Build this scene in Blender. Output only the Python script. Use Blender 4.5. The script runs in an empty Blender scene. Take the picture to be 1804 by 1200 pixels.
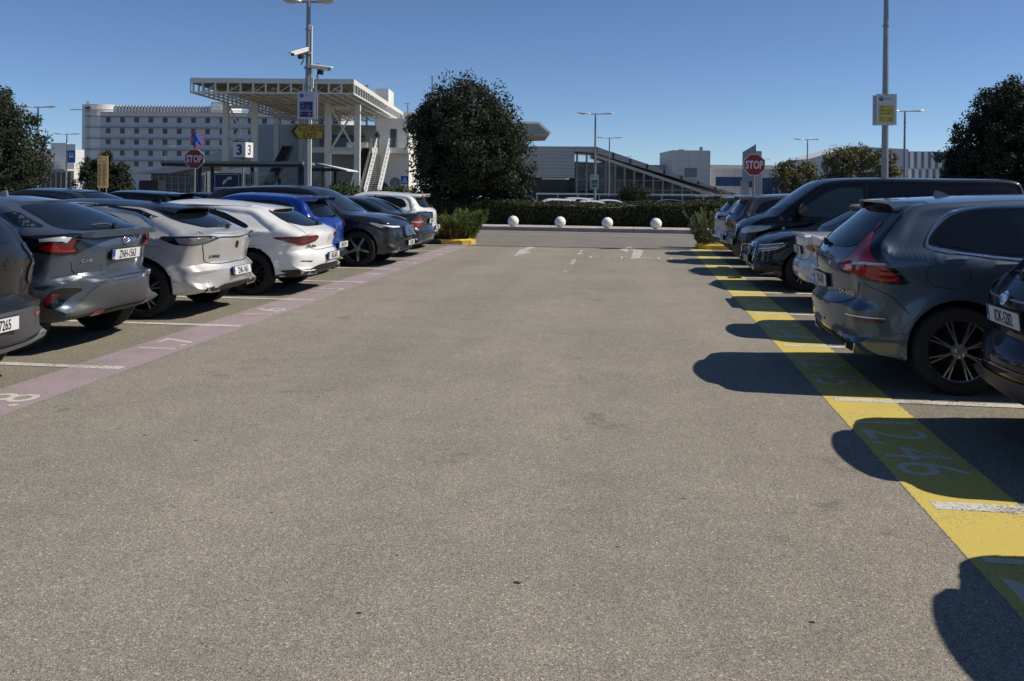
import bpy, bmesh, math, random
import numpy as np
from mathutils import Vector, Matrix
from mathutils.bvhtree import BVHTree
R = math.radians
S = bpy.context.scene
COL = S.collection
random.seed(7); rng = np.random.default_rng(7)

# ------------------------------------------------ camera, sky, sun, exposure
CAMH = 1.70; FPX = 1600.0; TH = math.atan(215/FPX); ROLL = 0.0085
cd = bpy.data.cameras.new('camera'); cam = bpy.data.objects.new('camera', cd); COL.objects.link(cam)
cd.sensor_width = 36; cd.lens = FPX/1804*36; cd.shift_y = -274/1804; cd.clip_start = .05; cd.clip_end = 6000
fwd = Vector((-math.sin(TH), math.cos(TH), 0)); rt = Vector((math.cos(TH), math.sin(TH), 0)); up = Vector((0, 0, 1))
rr = rt*math.cos(ROLL) + up*math.sin(ROLL); uu = up*math.cos(ROLL) - rt*math.sin(ROLL)
cam.matrix_world = Matrix(((rr.x, uu.x, -fwd.x, 0), (rr.y, uu.y, -fwd.y, 0), (rr.z, uu.z, -fwd.z, CAMH), (0, 0, 0, 1)))
S.camera = cam
SUN_EL = R(45); SUN_DIR = Vector((1.0, 0.17, math.tan(SUN_EL)*math.hypot(1, .17))).normalized()
w = bpy.data.worlds.new('World'); S.world = w; w.use_nodes = True
nt = w.node_tree; bg = nt.nodes['Background']; sk = nt.nodes.new('ShaderNodeTexSky')
sk.sky_type = 'NISHITA'; sk.sun_disc = False; sk.sun_elevation = SUN_EL
sk.sun_rotation = math.atan2(SUN_DIR.x, SUN_DIR.y)
sk.altitude = 100; sk.air_density = 0.6; sk.dust_density = 0.12; sk.ozone_density = 6.0
bg.inputs[1].default_value = .105
nt.links.new(sk.outputs[0], bg.inputs[0])
sl = bpy.data.lights.new('sun', 'SUN'); sl.energy = 4.9; sl.angle = R(.53); sl.color = (1, .92, .79)
so = bpy.data.objects.new('sun', sl); COL.objects.link(so)
so.rotation_euler = (-SUN_DIR).to_track_quat('-Z', 'Y').to_euler()
S.view_settings.view_transform = 'Standard'; S.view_settings.look = 'None'
S.view_settings.exposure = 0.0; S.view_settings.gamma = 1.0
S.cycles.max_bounces = 6; S.cycles.transparent_max_bounces = 12

def U(px, d): return (px-902)/FPX*d
def Zp(px, py, d): return CAMH - (py-326-ROLL*(px-902))*d/FPX
def Wc(u, d, z=0): return Vector((u*math.cos(TH)-d*math.sin(TH), u*math.sin(TH)+d*math.cos(TH), z))

# ------------------------------------------------ object helpers
def tag(o, label=None, cat=None, group=None, kind=None):
    if label: o['label'] = label
    if cat: o['category'] = cat
    if group: o['group'] = group
    if kind: o['kind'] = kind
    return o
def empty(name, loc=(0, 0, 0), rz=0, **k):
    o = bpy.data.objects.new(name, None); COL.objects.link(o); o.location = loc; o.rotation_euler = (0, 0, rz)
    o.empty_display_size = .2
    return tag(o, **k)
def link(name, me, parent=None, mats=None):
    if mats is not None:
        for m in (mats if isinstance(mats, (list, tuple)) else [mats]): me.materials.append(m)
    o = bpy.data.objects.new(name, me); COL.objects.link(o); o.parent = parent
    return o
def copy_tree(o, parent=None, skip=()):
    c = o.copy(); COL.objects.link(c); c.parent = parent
    for ch in list(o.children):
        if ch.name.split('.')[0] in skip: continue
        copy_tree(ch, c, skip)
    return c
def smooth(me, ang=40):
    me.polygons.foreach_set('use_smooth', [True]*len(me.polygons))
    if ang: me.set_sharp_from_angle(angle=R(ang))
    return me

class MB:
    def __init__(s): s.v = []; s.f = []; s.mi = []; s.cur = 0
    def add(s, vs, fs):
        n = len(s.v); s.v += [tuple(v) for v in vs]; s.f += [tuple(i+n for i in f) for f in fs]; s.mi += [s.cur]*len(fs)
        return s
    def box(s, x0, x1, y0, y1, z0, z1):
        vs = [(x, y, z) for z in (z0, z1) for y in (y0, y1) for x in (x0, x1)]
        return s.add(vs, [(0, 2, 3, 1), (4, 5, 7, 6), (0, 1, 5, 4), (2, 6, 7, 3), (0, 4, 6, 2), (1, 3, 7, 5)])
    def beam(s, a, b, w, h=None):
        h = h or w; a = Vector(a); b = Vector(b); d = (b-a).normalized()
        ref = Vector((0, 0, 1)) if abs(d.z) < .9 else Vector((0, 1, 0))
        p = d.cross(ref).normalized()*w/2; q = p.cross(d).normalized()*h/2
        vs = [c+i*p+j*q for c in (a, b) for i, j in ((-1, -1), (1, -1), (1, 1), (-1, 1))]
        return s.add(vs, [(0, 1, 2, 3), (7, 6, 5, 4), (0, 4, 5, 1), (1, 5, 6, 2), (2, 6, 7, 3), (3, 7, 4, 0)])
    def tube(s, pts, r, n=8, cap=True):
        pts = [Vector(p) for p in pts]; rs = r if isinstance(r, (list, tuple)) else [r]*len(pts)
        vs = []; fs = []
        for i, p in enumerate(pts):
            d = (pts[min(i+1, len(pts)-1)]-pts[max(i-1, 0)]).normalized()
            ref = Vector((0, 0, 1)) if abs(d.z) < .95 else Vector((1, 0, 0))
            a = d.cross(ref).normalized(); b = d.cross(a).normalized()
            for k in range(n):
                t = 2*math.pi*k/n; vs.append(p+a*math.cos(t)*rs[i]+b*math.sin(t)*rs[i])
        for i in range(len(pts)-1):
            for k in range(n):
                fs.append((i*n+k, i*n+(k+1) % n, (i+1)*n+(k+1) % n, (i+1)*n+k))
        if cap: fs += [tuple(range(n-1, -1, -1)), tuple(range((len(pts)-1)*n, len(pts)*n))]
        return s.add(vs, fs)
    def lathe(s, prof, n=32, axis='z', c=(0, 0, 0)):
        vs = []; m = len(prof)
        for k in range(n):
            t = 2*math.pi*k/n
            for r, h in prof:
                if axis == 'z': p = (r*math.cos(t), r*math.sin(t), h)
                elif axis == 'y': p = (r*math.cos(t), h, r*math.sin(t))
                else: p = (h, r*math.cos(t), r*math.sin(t))
                vs.append((p[0]+c[0], p[1]+c[1], p[2]+c[2]))
        fs = [(k*m+i, ((k+1) % n)*m+i, ((k+1) % n)*m+i+1, k*m+i+1) for k in range(n) for i in range(m-1)]
        return s.add(vs, fs)
    def prism(s, poly, d0, d1, plane='xz'):
        n = len(poly)
        def P(a, b, d): return {'xz': (a, d, b), 'xy': (a, b, d), 'yz': (d, a, b)}[plane]
        vs = [P(a, b, d0) for a, b in poly]+[P(a, b, d1) for a, b in poly]
        return s.add(vs, [tuple(range(n)), tuple(range(2*n-1, n-1, -1))]+[(i, i+n, (i+1) % n+n, (i+1) % n) for i in range(n)])
    def mesh(s, name='m'):
        me = bpy.data.meshes.new(name); me.from_pydata(s.v, [], s.f); me.polygons.foreach_set('material_index', s.mi)
        bm = bmesh.new(); bm.from_mesh(me); bmesh.ops.recalc_face_normals(bm, faces=bm.faces); bm.to_mesh(me); bm.free()
        return me
    def build(s, name, mats, parent=None, sm=None, bevel=0):
        me = s.mesh(name)
        if bevel:
            bm = bmesh.new(); bm.from_mesh(me); bmesh.ops.bevel(bm, geom=bm.edges[:], offset=bevel, segments=2, affect='EDGES'); bm.to_mesh(me); bm.free()
        if sm: smooth(me, sm)
        return link(name, me, parent, mats)

# ------------------------------------------------ materials
def mat(name, col=(.5, .5, .5), rough=.6, metal=0, coat=0, spec=.5, var=0, vscale=3, bump=0, bscale=60, trans=0, alpha=1, emit=0, coatr=.03):
    m = bpy.data.materials.new(name); m.use_nodes = True; n = m.node_tree; b = n.nodes['Principled BSDF']
    b.inputs['Base Color'].default_value = (*col, 1); b.inputs['Roughness'].default_value = rough
    b.inputs['Metallic'].default_value = metal; b.inputs['Coat Weight'].default_value = coat
    b.inputs['Coat Roughness'].default_value = coatr; b.inputs['Specular IOR Level'].default_value = spec
    b.inputs['Transmission Weight'].default_value = trans; b.inputs['Alpha'].default_value = alpha
    if var or bump:
        tc = n.nodes.new('ShaderNodeTexCoord')
    if var:
        no = n.nodes.new('ShaderNodeTexNoise'); no.inputs['Scale'].default_value = vscale; no.inputs['Detail'].default_value = 6
        n.links.new(tc.outputs['Object'], no.inputs[0])
        mr = n.nodes.new('ShaderNodeMapRange'); mr.inputs[1].default_value = .3; mr.inputs[2].default_value = .7
        mr.inputs[3].default_value = 1-var; mr.inputs[4].default_value = 1+var; n.links.new(no.outputs[0], mr.inputs[0])
        mx = n.nodes.new('ShaderNodeVectorMath'); mx.operation = 'SCALE'; mx.inputs[0].default_value = col
        n.links.new(mr.outputs[0], mx.inputs['Scale']); n.links.new(mx.outputs[0], b.inputs['Base Color'])
    if bump:
        nb = n.nodes.new('ShaderNodeTexNoise'); nb.inputs['Scale'].default_value = bscale; n.links.new(tc.outputs['Object'], nb.inputs[0])
        bp = n.nodes.new('ShaderNodeBump'); bp.inputs['Strength'].default_value = bump; bp.inputs['Distance'].default_value = .01
        n.links.new(nb.outputs[0], bp.inputs['Height']); n.links.new(bp.outputs[0], b.inputs['Normal'])
    return m
def paint(name, col, metal=.0, rough=.38, dust=.06, spec=.5):
    m = mat(name, col, rough, metal, coat=1.0, var=dust, vscale=5, spec=spec)
    n = m.node_tree; b = n.nodes['Principled BSDF']
    # thin film of dust: slightly raises the coat roughness in patches
    tc = n.nodes.new('ShaderNodeTexCoord'); no = n.nodes.new('ShaderNodeTexNoise'); no.inputs['Scale'].default_value = 2.3; no.inputs['Detail'].default_value = 8
    mr = n.nodes.new('ShaderNodeMapRange'); mr.inputs[1].default_value = .35; mr.inputs[2].default_value = .7; mr.inputs[3].default_value = .03; mr.inputs[4].default_value = .12
    n.links.new(tc.outputs['Object'], no.inputs[0]); n.links.new(no.outputs[0], mr.inputs[0]); n.links.new(mr.outputs[0], b.inputs['Coat Roughness'])
    return m
def leafmat(name, c1, c2, rough=.55):
    m = bpy.data.materials.new(name); m.use_nodes = True; n = m.node_tree; b = n.nodes['Principled BSDF']
    g = n.nodes.new('ShaderNodeNewGeometry'); mx = n.nodes.new('ShaderNodeMix'); mx.data_type = 'RGBA'
    mx.inputs[6].default_value = (*c1, 1); mx.inputs[7].default_value = (*c2, 1)
    n.links.new(g.outputs['Random Per Island'], mx.inputs[0]); n.links.new(mx.outputs[2], b.inputs['Base Color'])
    b.inputs['Roughness'].default_value = rough; b.inputs['Specular IOR Level'].default_value = .16
    tr = n.nodes.new('ShaderNodeBsdfTranslucent'); n.links.new(mx.outputs[2], tr.inputs[0])
    ms = n.nodes.new('ShaderNodeMixShader'); ms.inputs[0].default_value = .18
    out = n.nodes['Material Output']; n.links.new(b.outputs[0], ms.inputs[1]); n.links.new(tr.outputs[0], ms.inputs[2]); n.links.new(ms.outputs[0], out.inputs[0])
    return m

def asphalt(name, base, contrast=1.0, patch=.12, warm=(1.10, 1.0, .835), grain=1.0, stains=False):
    m = bpy.data.materials.new(name); m.use_nodes = True; n = m.node_tree; b = n.nodes['Principled BSDF']
    tc = n.nodes.new('ShaderNodeTexCoord'); C_ = tc.outputs['Object']
    def noise(sc, det=3, ro=.55):
        x = n.nodes.new('ShaderNodeTexNoise'); x.inputs['Scale'].default_value = sc; x.inputs['Detail'].default_value = det
        x.inputs['Roughness'].default_value = ro; n.links.new(C_, x.inputs[0]); return x.outputs[0]
    def vor(sc):
        x = n.nodes.new('ShaderNodeTexVoronoi'); x.inputs['Scale'].default_value = sc; n.links.new(C_, x.inputs[0])
        s_ = n.nodes.new('ShaderNodeSeparateColor'); n.links.new(x.outputs['Color'], s_.inputs[0]); return s_.outputs[0], x.outputs['Distance']
    def ramp(src, stops):
        x = n.nodes.new('ShaderNodeValToRGB'); e = x.color_ramp.elements
        while len(e) < len(stops): e.new(.5)
        for i, (p, v) in enumerate(stops): e[i].position = p; e[i].color = (v, v, v, 1)
        n.links.new(src, x.inputs[0]); return x.outputs[0]
    def mul(a, c):
        x = n.nodes.new('ShaderNodeMath'); x.operation = 'MULTIPLY'
        n.links.new(a, x.inputs[0])
        if isinstance(c, float): x.inputs[1].default_value = c
        else: n.links.new(c, x.inputs[1])
        return x.outputs[0]
    va, vd = vor(230*grain); vb, _ = vor(105*grain)
    k = contrast
    g1 = ramp(va, [(0, 1-.42*k), (.3, 1-.12*k), (.7, 1+.10*k), (.93, 1+.22*k), (.985, 1+.8*k)])
    g2 = ramp(vb, [(0, 1-.18*k), (.5, 1.0), (.965, 1+.05*k), (.988, 1+.45*k)])
    p1 = ramp(noise(.55, 6, .65), [(.25, 1-patch), (.75, 1+patch)])
    p2 = ramp(noise(3.7, 5, .6), [(.3, 1-patch*.55), (.7, 1+patch*.55)])
    sp = ramp(noise(9, 2), [(.0, .5), (.22, .62), (.27, 1.0), (1, 1.0)])
    v = mul(mul(mul(mul(g1, g2), p1), p2), sp)
    # sparse oil and water stains
    if stains:
        st = noise(1.3, 4, .7); v = mul(v, ramp(st, [(.0, .62), (.30, .72), (.36, .97), (.40, 1.0), (1, 1.0)]))
        s2 = noise(.23, 3, .5); v = mul(v, ramp(s2, [(.3, .93), (.42, .99), (.6, 1.0), (.75, 1.06)]))
    # faint sweeping wheel tracks along the lane
    mp = n.nodes.new('ShaderNodeMapping'); mp.inputs['Scale'].default_value = (1.1, .07, 1); n.links.new(C_, mp.inputs[0])
    nw = n.nodes.new('ShaderNodeTexNoise'); nw.inputs['Scale'].default_value = 1.0; nw.inputs['Detail'].default_value = 3; n.links.new(mp.outputs[0], nw.inputs[0])
    v = mul(v, ramp(nw.outputs[0], [(.35, .94), (.65, 1.05)]))
    sc = n.nodes.new('ShaderNodeVectorMath'); sc.operation = 'SCALE'; sc.inputs[0].default_value = tuple(base*c for c in warm)
    n.links.new(v, sc.inputs['Scale']); n.links.new(sc.outputs[0], b.inputs['Base Color'])
    b.inputs['Roughness'].default_value = .88; b.inputs['Specular IOR Level'].default_value = .25
    bp = n.nodes.new('ShaderNodeBump'); bp.inputs['Strength'].default_value = .5; bp.inputs['Distance'].default_value = .004
    n.links.new(vd, bp.inputs['Height']); n.links.new(bp.outputs[0], b.inputs['Normal'])
    return m
def roadpaint(name, col, under, wear=.35, thr=.5, spread=.1, edges=None):
    """paint worn through to the asphalt below in specks and along its edges"""
    m = asphalt(name, under); n = m.node_tree; b = n.nodes['Principled BSDF']
    src = b.inputs['Base Color'].links[0].from_socket
    tc = n.nodes.new('ShaderNodeTexCoord')
    no = n.nodes.new('ShaderNodeTexNoise'); no.inputs['Scale'].default_value = 75; no.inputs['Detail'].default_value = 4; n.links.new(tc.outputs['Object'], no.inputs[0])
    n2 = n.nodes.new('ShaderNodeTexNoise'); n2.inputs['Scale'].default_value = 2.5; n2.inputs['Detail'].default_value = 5; n.links.new(tc.outputs['Object'], n2.inputs[0])
    ad = n.nodes.new('ShaderNodeMath'); ad.operation = 'MULTIPLY_ADD'; ad.inputs[1].default_value = .6; n.links.new(n2.outputs[0], ad.inputs[0]); n.links.new(no.outputs[0], ad.inputs[2])
    mr = n.nodes.new('ShaderNodeMapRange'); mr.inputs[1].default_value = thr+wear-spread; mr.inputs[2].default_value = thr+wear+spread
    n.links.new(ad.outputs[0], mr.inputs[0])
    if edges:
        sx = n.nodes.new('ShaderNodeSeparateXYZ'); n.links.new(tc.outputs['Object'], sx.inputs[0])
        def mth(op, a, b2):
            x = n.nodes.new('ShaderNodeMath'); x.operation = op
            for i, q in enumerate((a, b2)):
                if isinstance(q, (int, float)): x.inputs[i].default_value = q
                else: n.links.new(q, x.inputs[i])
            return x.outputs[0]
        e = mth('MINIMUM', mth('SUBTRACT', sx.outputs[0], edges[0]), mth('SUBTRACT', edges[1], sx.outputs[0]))
        n3 = n.nodes.new('ShaderNodeTexNoise'); n3.inputs['Scale'].default_value = 22; n3.inputs['Detail'].default_value = 5; n.links.new(tc.outputs['Object'], n3.inputs[0])
        e2 = mth('MULTIPLY_ADD', n3.outputs[0], -edges[2]*2); e2.node.inputs[2].default_value = edges[2]*.75; ee = mth('ADD', e, e2)
        m3 = n.nodes.new('ShaderNodeMapRange'); m3.inputs[1].default_value = -edges[3]; m3.inputs[2].default_value = edges[3]; m3.inputs[3].default_value = 1; m3.inputs[4].default_value = 0
        n.links.new(ee, m3.inputs[0]); mrx = mth('MAXIMUM', mr.outputs[0], m3.outputs[0])
    vs = n.nodes.new('ShaderNodeMapRange'); vs.inputs[3].default_value = .88; vs.inputs[4].default_value = 1.1; n.links.new(n2.outputs[0], vs.inputs[0])
    sc = n.nodes.new('ShaderNodeVectorMath'); sc.operation = 'SCALE'; sc.inputs[0].default_value = col; n.links.new(vs.outputs[0], sc.inputs['Scale'])
    mx = n.nodes.new('ShaderNodeMix'); mx.data_type = 'RGBA'; n.links.new(mrx if edges else mr.outputs[0], mx.inputs[0])
    n.links.new(sc.outputs[0], mx.inputs[6]); n.links.new(src, mx.inputs[7]); n.links.new(mx.outputs[2], b.inputs['Base Color'])
    b.inputs['Roughness'].default_value = .7
    return m
M = {}
M['glass'] = mat('tinted_glass', (.006, .008, .010), .03, 0, spec=.6)
M['wglass'] = mat('windscreen_glass', (.014, .018, .021), .035, 0, spec=.9)
M['black'] = mat('black_plastic', (.012, .012, .013), .55, var=.2)
M['grey_pl'] = mat('grey_plastic', (.055, .056, .06), .5, var=.15, bump=.15, bscale=300)
M['gloss'] = mat('gloss_black', (.006, .006, .007), .12, coat=.6)
M['rubber'] = mat('tyre_rubber', (.012, .012, .012), .8, var=.25, vscale=12)
M['chrome'] = mat('chrome', (.75, .76, .78), .12, 1)
M['alloy'] = mat('alloy', (.5, .51, .53), .3, .9)
M['dkalloy'] = mat('dark_alloy', (.03, .03, .033), .35, .6)
M['red'] = mat('red_lens', (.32, .004, .007), .12, coat=1)
M['dred'] = mat('dark_red_lens', (.09, .004, .008), .12, coat=1)
M['clear'] = mat('clear_lens', (.42, .44, .45), .28, .15, coat=1)
M['drl'] = mat('lamp_white', (.78, .79, .80), .3, 0, coat=1)
M['dark'] = mat('underbody', (.006, .006, .006), .9)
M['white_pl'] = mat('plate_white', (.62, .62, .60), .4)
M['blue_pl'] = mat('plate_blue', (.01, .04, .30), .4)
M['ink'] = mat('black_ink', (.01, .01, .012), .5)
M['steel'] = mat('galvanised_steel', (.26, .27, .28), .45, .55, var=.1)
M['white'] = mat('white_paint', (.72, .72, .69), .45, var=.04)

# ------------------------------------------------ text as mesh
def text_mesh(s, size=1.0, sx=1.0, bold=0.0, depth=0.0, align='CENTER'):
    cu = bpy.data.curves.new('t', 'FONT'); cu.body = s; cu.size = size; cu.align_x = align; cu.align_y = 'CENTER'
    cu.offset = bold; cu.extrude = depth; cu.resolution_u = 3
    o = bpy.data.objects.new('t', cu); COL.objects.link(o)
    bpy.context.view_layer.update()
    me = bpy.data.meshes.new_from_object(o.evaluated_get(bpy.context.evaluated_depsgraph_get()))
    bpy.data.objects.remove(o); bpy.data.curves.remove(cu)
    if len(me.vertices):
        co = np.empty(len(me.vertices)*3); me.vertices.foreach_get('co', co); co = co.reshape(-1, 3); co[:, 0] *= sx
        if align == 'CENTER': co[:, :2] -= (co[:, :2].max(0)+co[:, :2].min(0))/2
        me.vertices.foreach_set('co', co.ravel())
    me.materials.clear()
    return me
def text(name, s, size, m, parent, loc, rot=(R(90), 0, 0), sx=1.0, bold=0.0, depth=.0, align='CENTER'):
    me = text_mesh(s, size, sx, bold, depth, align); me.name = name
    o = link(name, me, parent, m); o.location = loc; o.rotation_euler = rot
    return o
from mathutils.interpolate import poly_3d_calc
# ------------------------------------------------ cars
def catmull(pts, step=.04, closed=False):
    P = [np.array(p, float) for p in pts]; out = []
    n = len(P); rngi = range(n if closed else n-1)
    for i in rngi:
        p1 = P[i]; p2 = P[(i+1) % n]
        p0 = P[i-1] if (i > 0 or closed) else 2*p1-p2
        p3 = P[(i+2) % n] if (i+2 < n or closed) else 2*p2-p1
        def dt(a, b): return max(np.linalg.norm(a-b)**.5, 1e-4)
        t0 = 0; t1 = t0+dt(p0, p1); t2 = t1+dt(p1, p2); t3 = t2+dt(p2, p3)
        k = max(1, int(np.linalg.norm(p2-p1)/step))
        for j in range(k):
            t = t1+(t2-t1)*j/k
            A1 = (t1-t)/(t1-t0)*p0+(t-t0)/(t1-t0)*p1; A2 = (t2-t)/(t2-t1)*p1+(t-t1)/(t2-t1)*p2; A3 = (t3-t)/(t3-t2)*p2+(t-t2)/(t3-t2)*p3
            B1 = (t2-t)/(t2-t0)*A1+(t-t0)/(t2-t0)*A2; B2 = (t3-t)/(t3-t1)*A2+(t-t1)/(t3-t1)*A3
            out.append((t2-t)/(t2-t1)*B1+(t-t1)/(t2-t1)*B2)
    if not closed: out.append(P[-1])
    return out
def lerpc(c, x):
    return float(np.interp(x, [p[0] for p in c], [p[1] for p in c]))
def sstep(t): t = min(1, max(0, t)); return t*t*(3-2*t)

def body_mesh(sp):
    L, W = sp['L'], sp['W']; zc = sp.get('zc', .56); xa = sp.get('xa', .9); xb = L-sp.get('xb', .95)
    belt = sp['belt']; roofH = sp['H']; tumble = sp.get('tumble', .24); flare = sp.get('flare', .018)
    top = catmull(sp['sil'], .045)
    b0, b1 = top[0], top[-1]
    xs_ = sorted({float(p[0]) for p in top if xa <= p[0] <= xb and p[1] > .9}, reverse=True)
    xs_ = [x for x in np.linspace(b1[0], xb, 8)[1:]]+[x for x in xs_ if xa+.002 < x < xb-.002]+[x for x in np.linspace(xa, b0[0], 8)[:-1]]
    bot = [np.array((x, b1[1]+(b0[1]-b1[1])*(x-b1[0])/(b0[0]-b1[0]))) for x in xs_]
    loop = top+bot; n = len(loop)
    wr = sp['wr']; axs = (sp['ra'], sp['fa'])
    pl_r = sp.get('taper_r', .10); pl_f = sp.get('taper_f', .13)
    def HW(x, z):
        w = W/2
        if x > L-1.25: w -= pl_f*((x-(L-1.25))/1.25)**2
        if x < 1.1: w -= pl_r*((1.1-x)/1.1)**2
        zb = lerpc(belt, x)
        if z > zb: w -= .035*sstep((z-zb)/.05)+tumble*max(0, z-zb-.01)/(roofH-zb)*(1+.25*(z-zb)/(roofH-zb))
        w += .010*math.exp(-((z-zb+.10)/.045)**2) if z < zb+.03 else 0
        w -= .016*math.exp(-((z-.52)/.13)**2)*sstep((x-axs[0]-.45)/.15)*sstep((axs[1]-.45-x)/.15)
        w -= .05*max(0, .42-z)/.2
        for a in axs:
            d = math.hypot(x-a, z-wr); w += flare*math.exp(-((d-wr-.05)/.09)**2)
        return w
    verts = []; rows = []
    NF, NC, NS = 12, 7, 20
    for i in range(n):
        P = loop[i]; T = loop[(i+1) % n]-loop[i-1]; T /= np.linalg.norm(T); nx = abs(T[1])
        C = np.array((min(max(P[0], xa), xb), zc)); D = C-P; ln = np.linalg.norm(D); D = D/ln
        under = len(top) <= i
        if under: c, Rr = .0, .05
        else:
            hi = max(0, P[1]-1.0)
            c = (.035+(sp.get('crownv', .13)-.035)*nx**1.5); Rr = .075+(sp.get('cornerR', .17)-.075)*nx
            if P[1] < .4: Rr = .08; c *= .6
        c = min(c, ln*.45); Rr = min(Rr, ln*.4)
        q = P+D*(c+Rr); Wc_ = HW(q[0], q[1]); wf = Wc_-Rr
        row = []
        for j in range(NF):
            y = wf*j/NF; s = c*(j/NF)**2.2; p = P+D*s; row.append((p[0], y, p[1]))
        for j in range(NC+1):
            a = j/NC*math.pi/2; s = c+Rr*(1-math.cos(a)); p = P+D*s; row.append((p[0], wf+Rr*math.sin(a), p[1]))
        for j in range(1, NS+1):
            s = c+Rr+(ln-c-Rr)*j/NS; p = P+D*s; row.append((p[0], HW(p[0], p[1]), p[1]))
        rows.append(row)
    m = len(rows[0]); vs = [p for r in rows for p in r]; N = len(vs)
    vs += [(x, -y, z) for x, y, z in vs]
    fs = []
    for i in range(n):
        k = (i+1) % n
        for j in range(m-1):
            a, b, c, d = i*m+j, k*m+j, k*m+j+1, i*m+j+1
            fs.append((a, b, c, d)); fs.append((d+N, c+N, b+N, a+N))
    bm = bmesh.new(); V = [bm.verts.new(v) for v in vs]
    for f in fs:
        try: bm.faces.new([V[i] for i in f])
        except ValueError: pass
    bmesh.ops.remove_doubles(bm, verts=bm.verts, dist=.0008)
    bmesh.ops.dissolve_degenerate(bm, dist=.0005, edges=bm.edges)
    be = [e for e in bm.edges if e.is_boundary]
    if be: bmesh.ops.holes_fill(bm, edges=be, sides=0)
    bmesh.ops.recalc_face_normals(bm, faces=bm.faces)
    return bm

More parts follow.
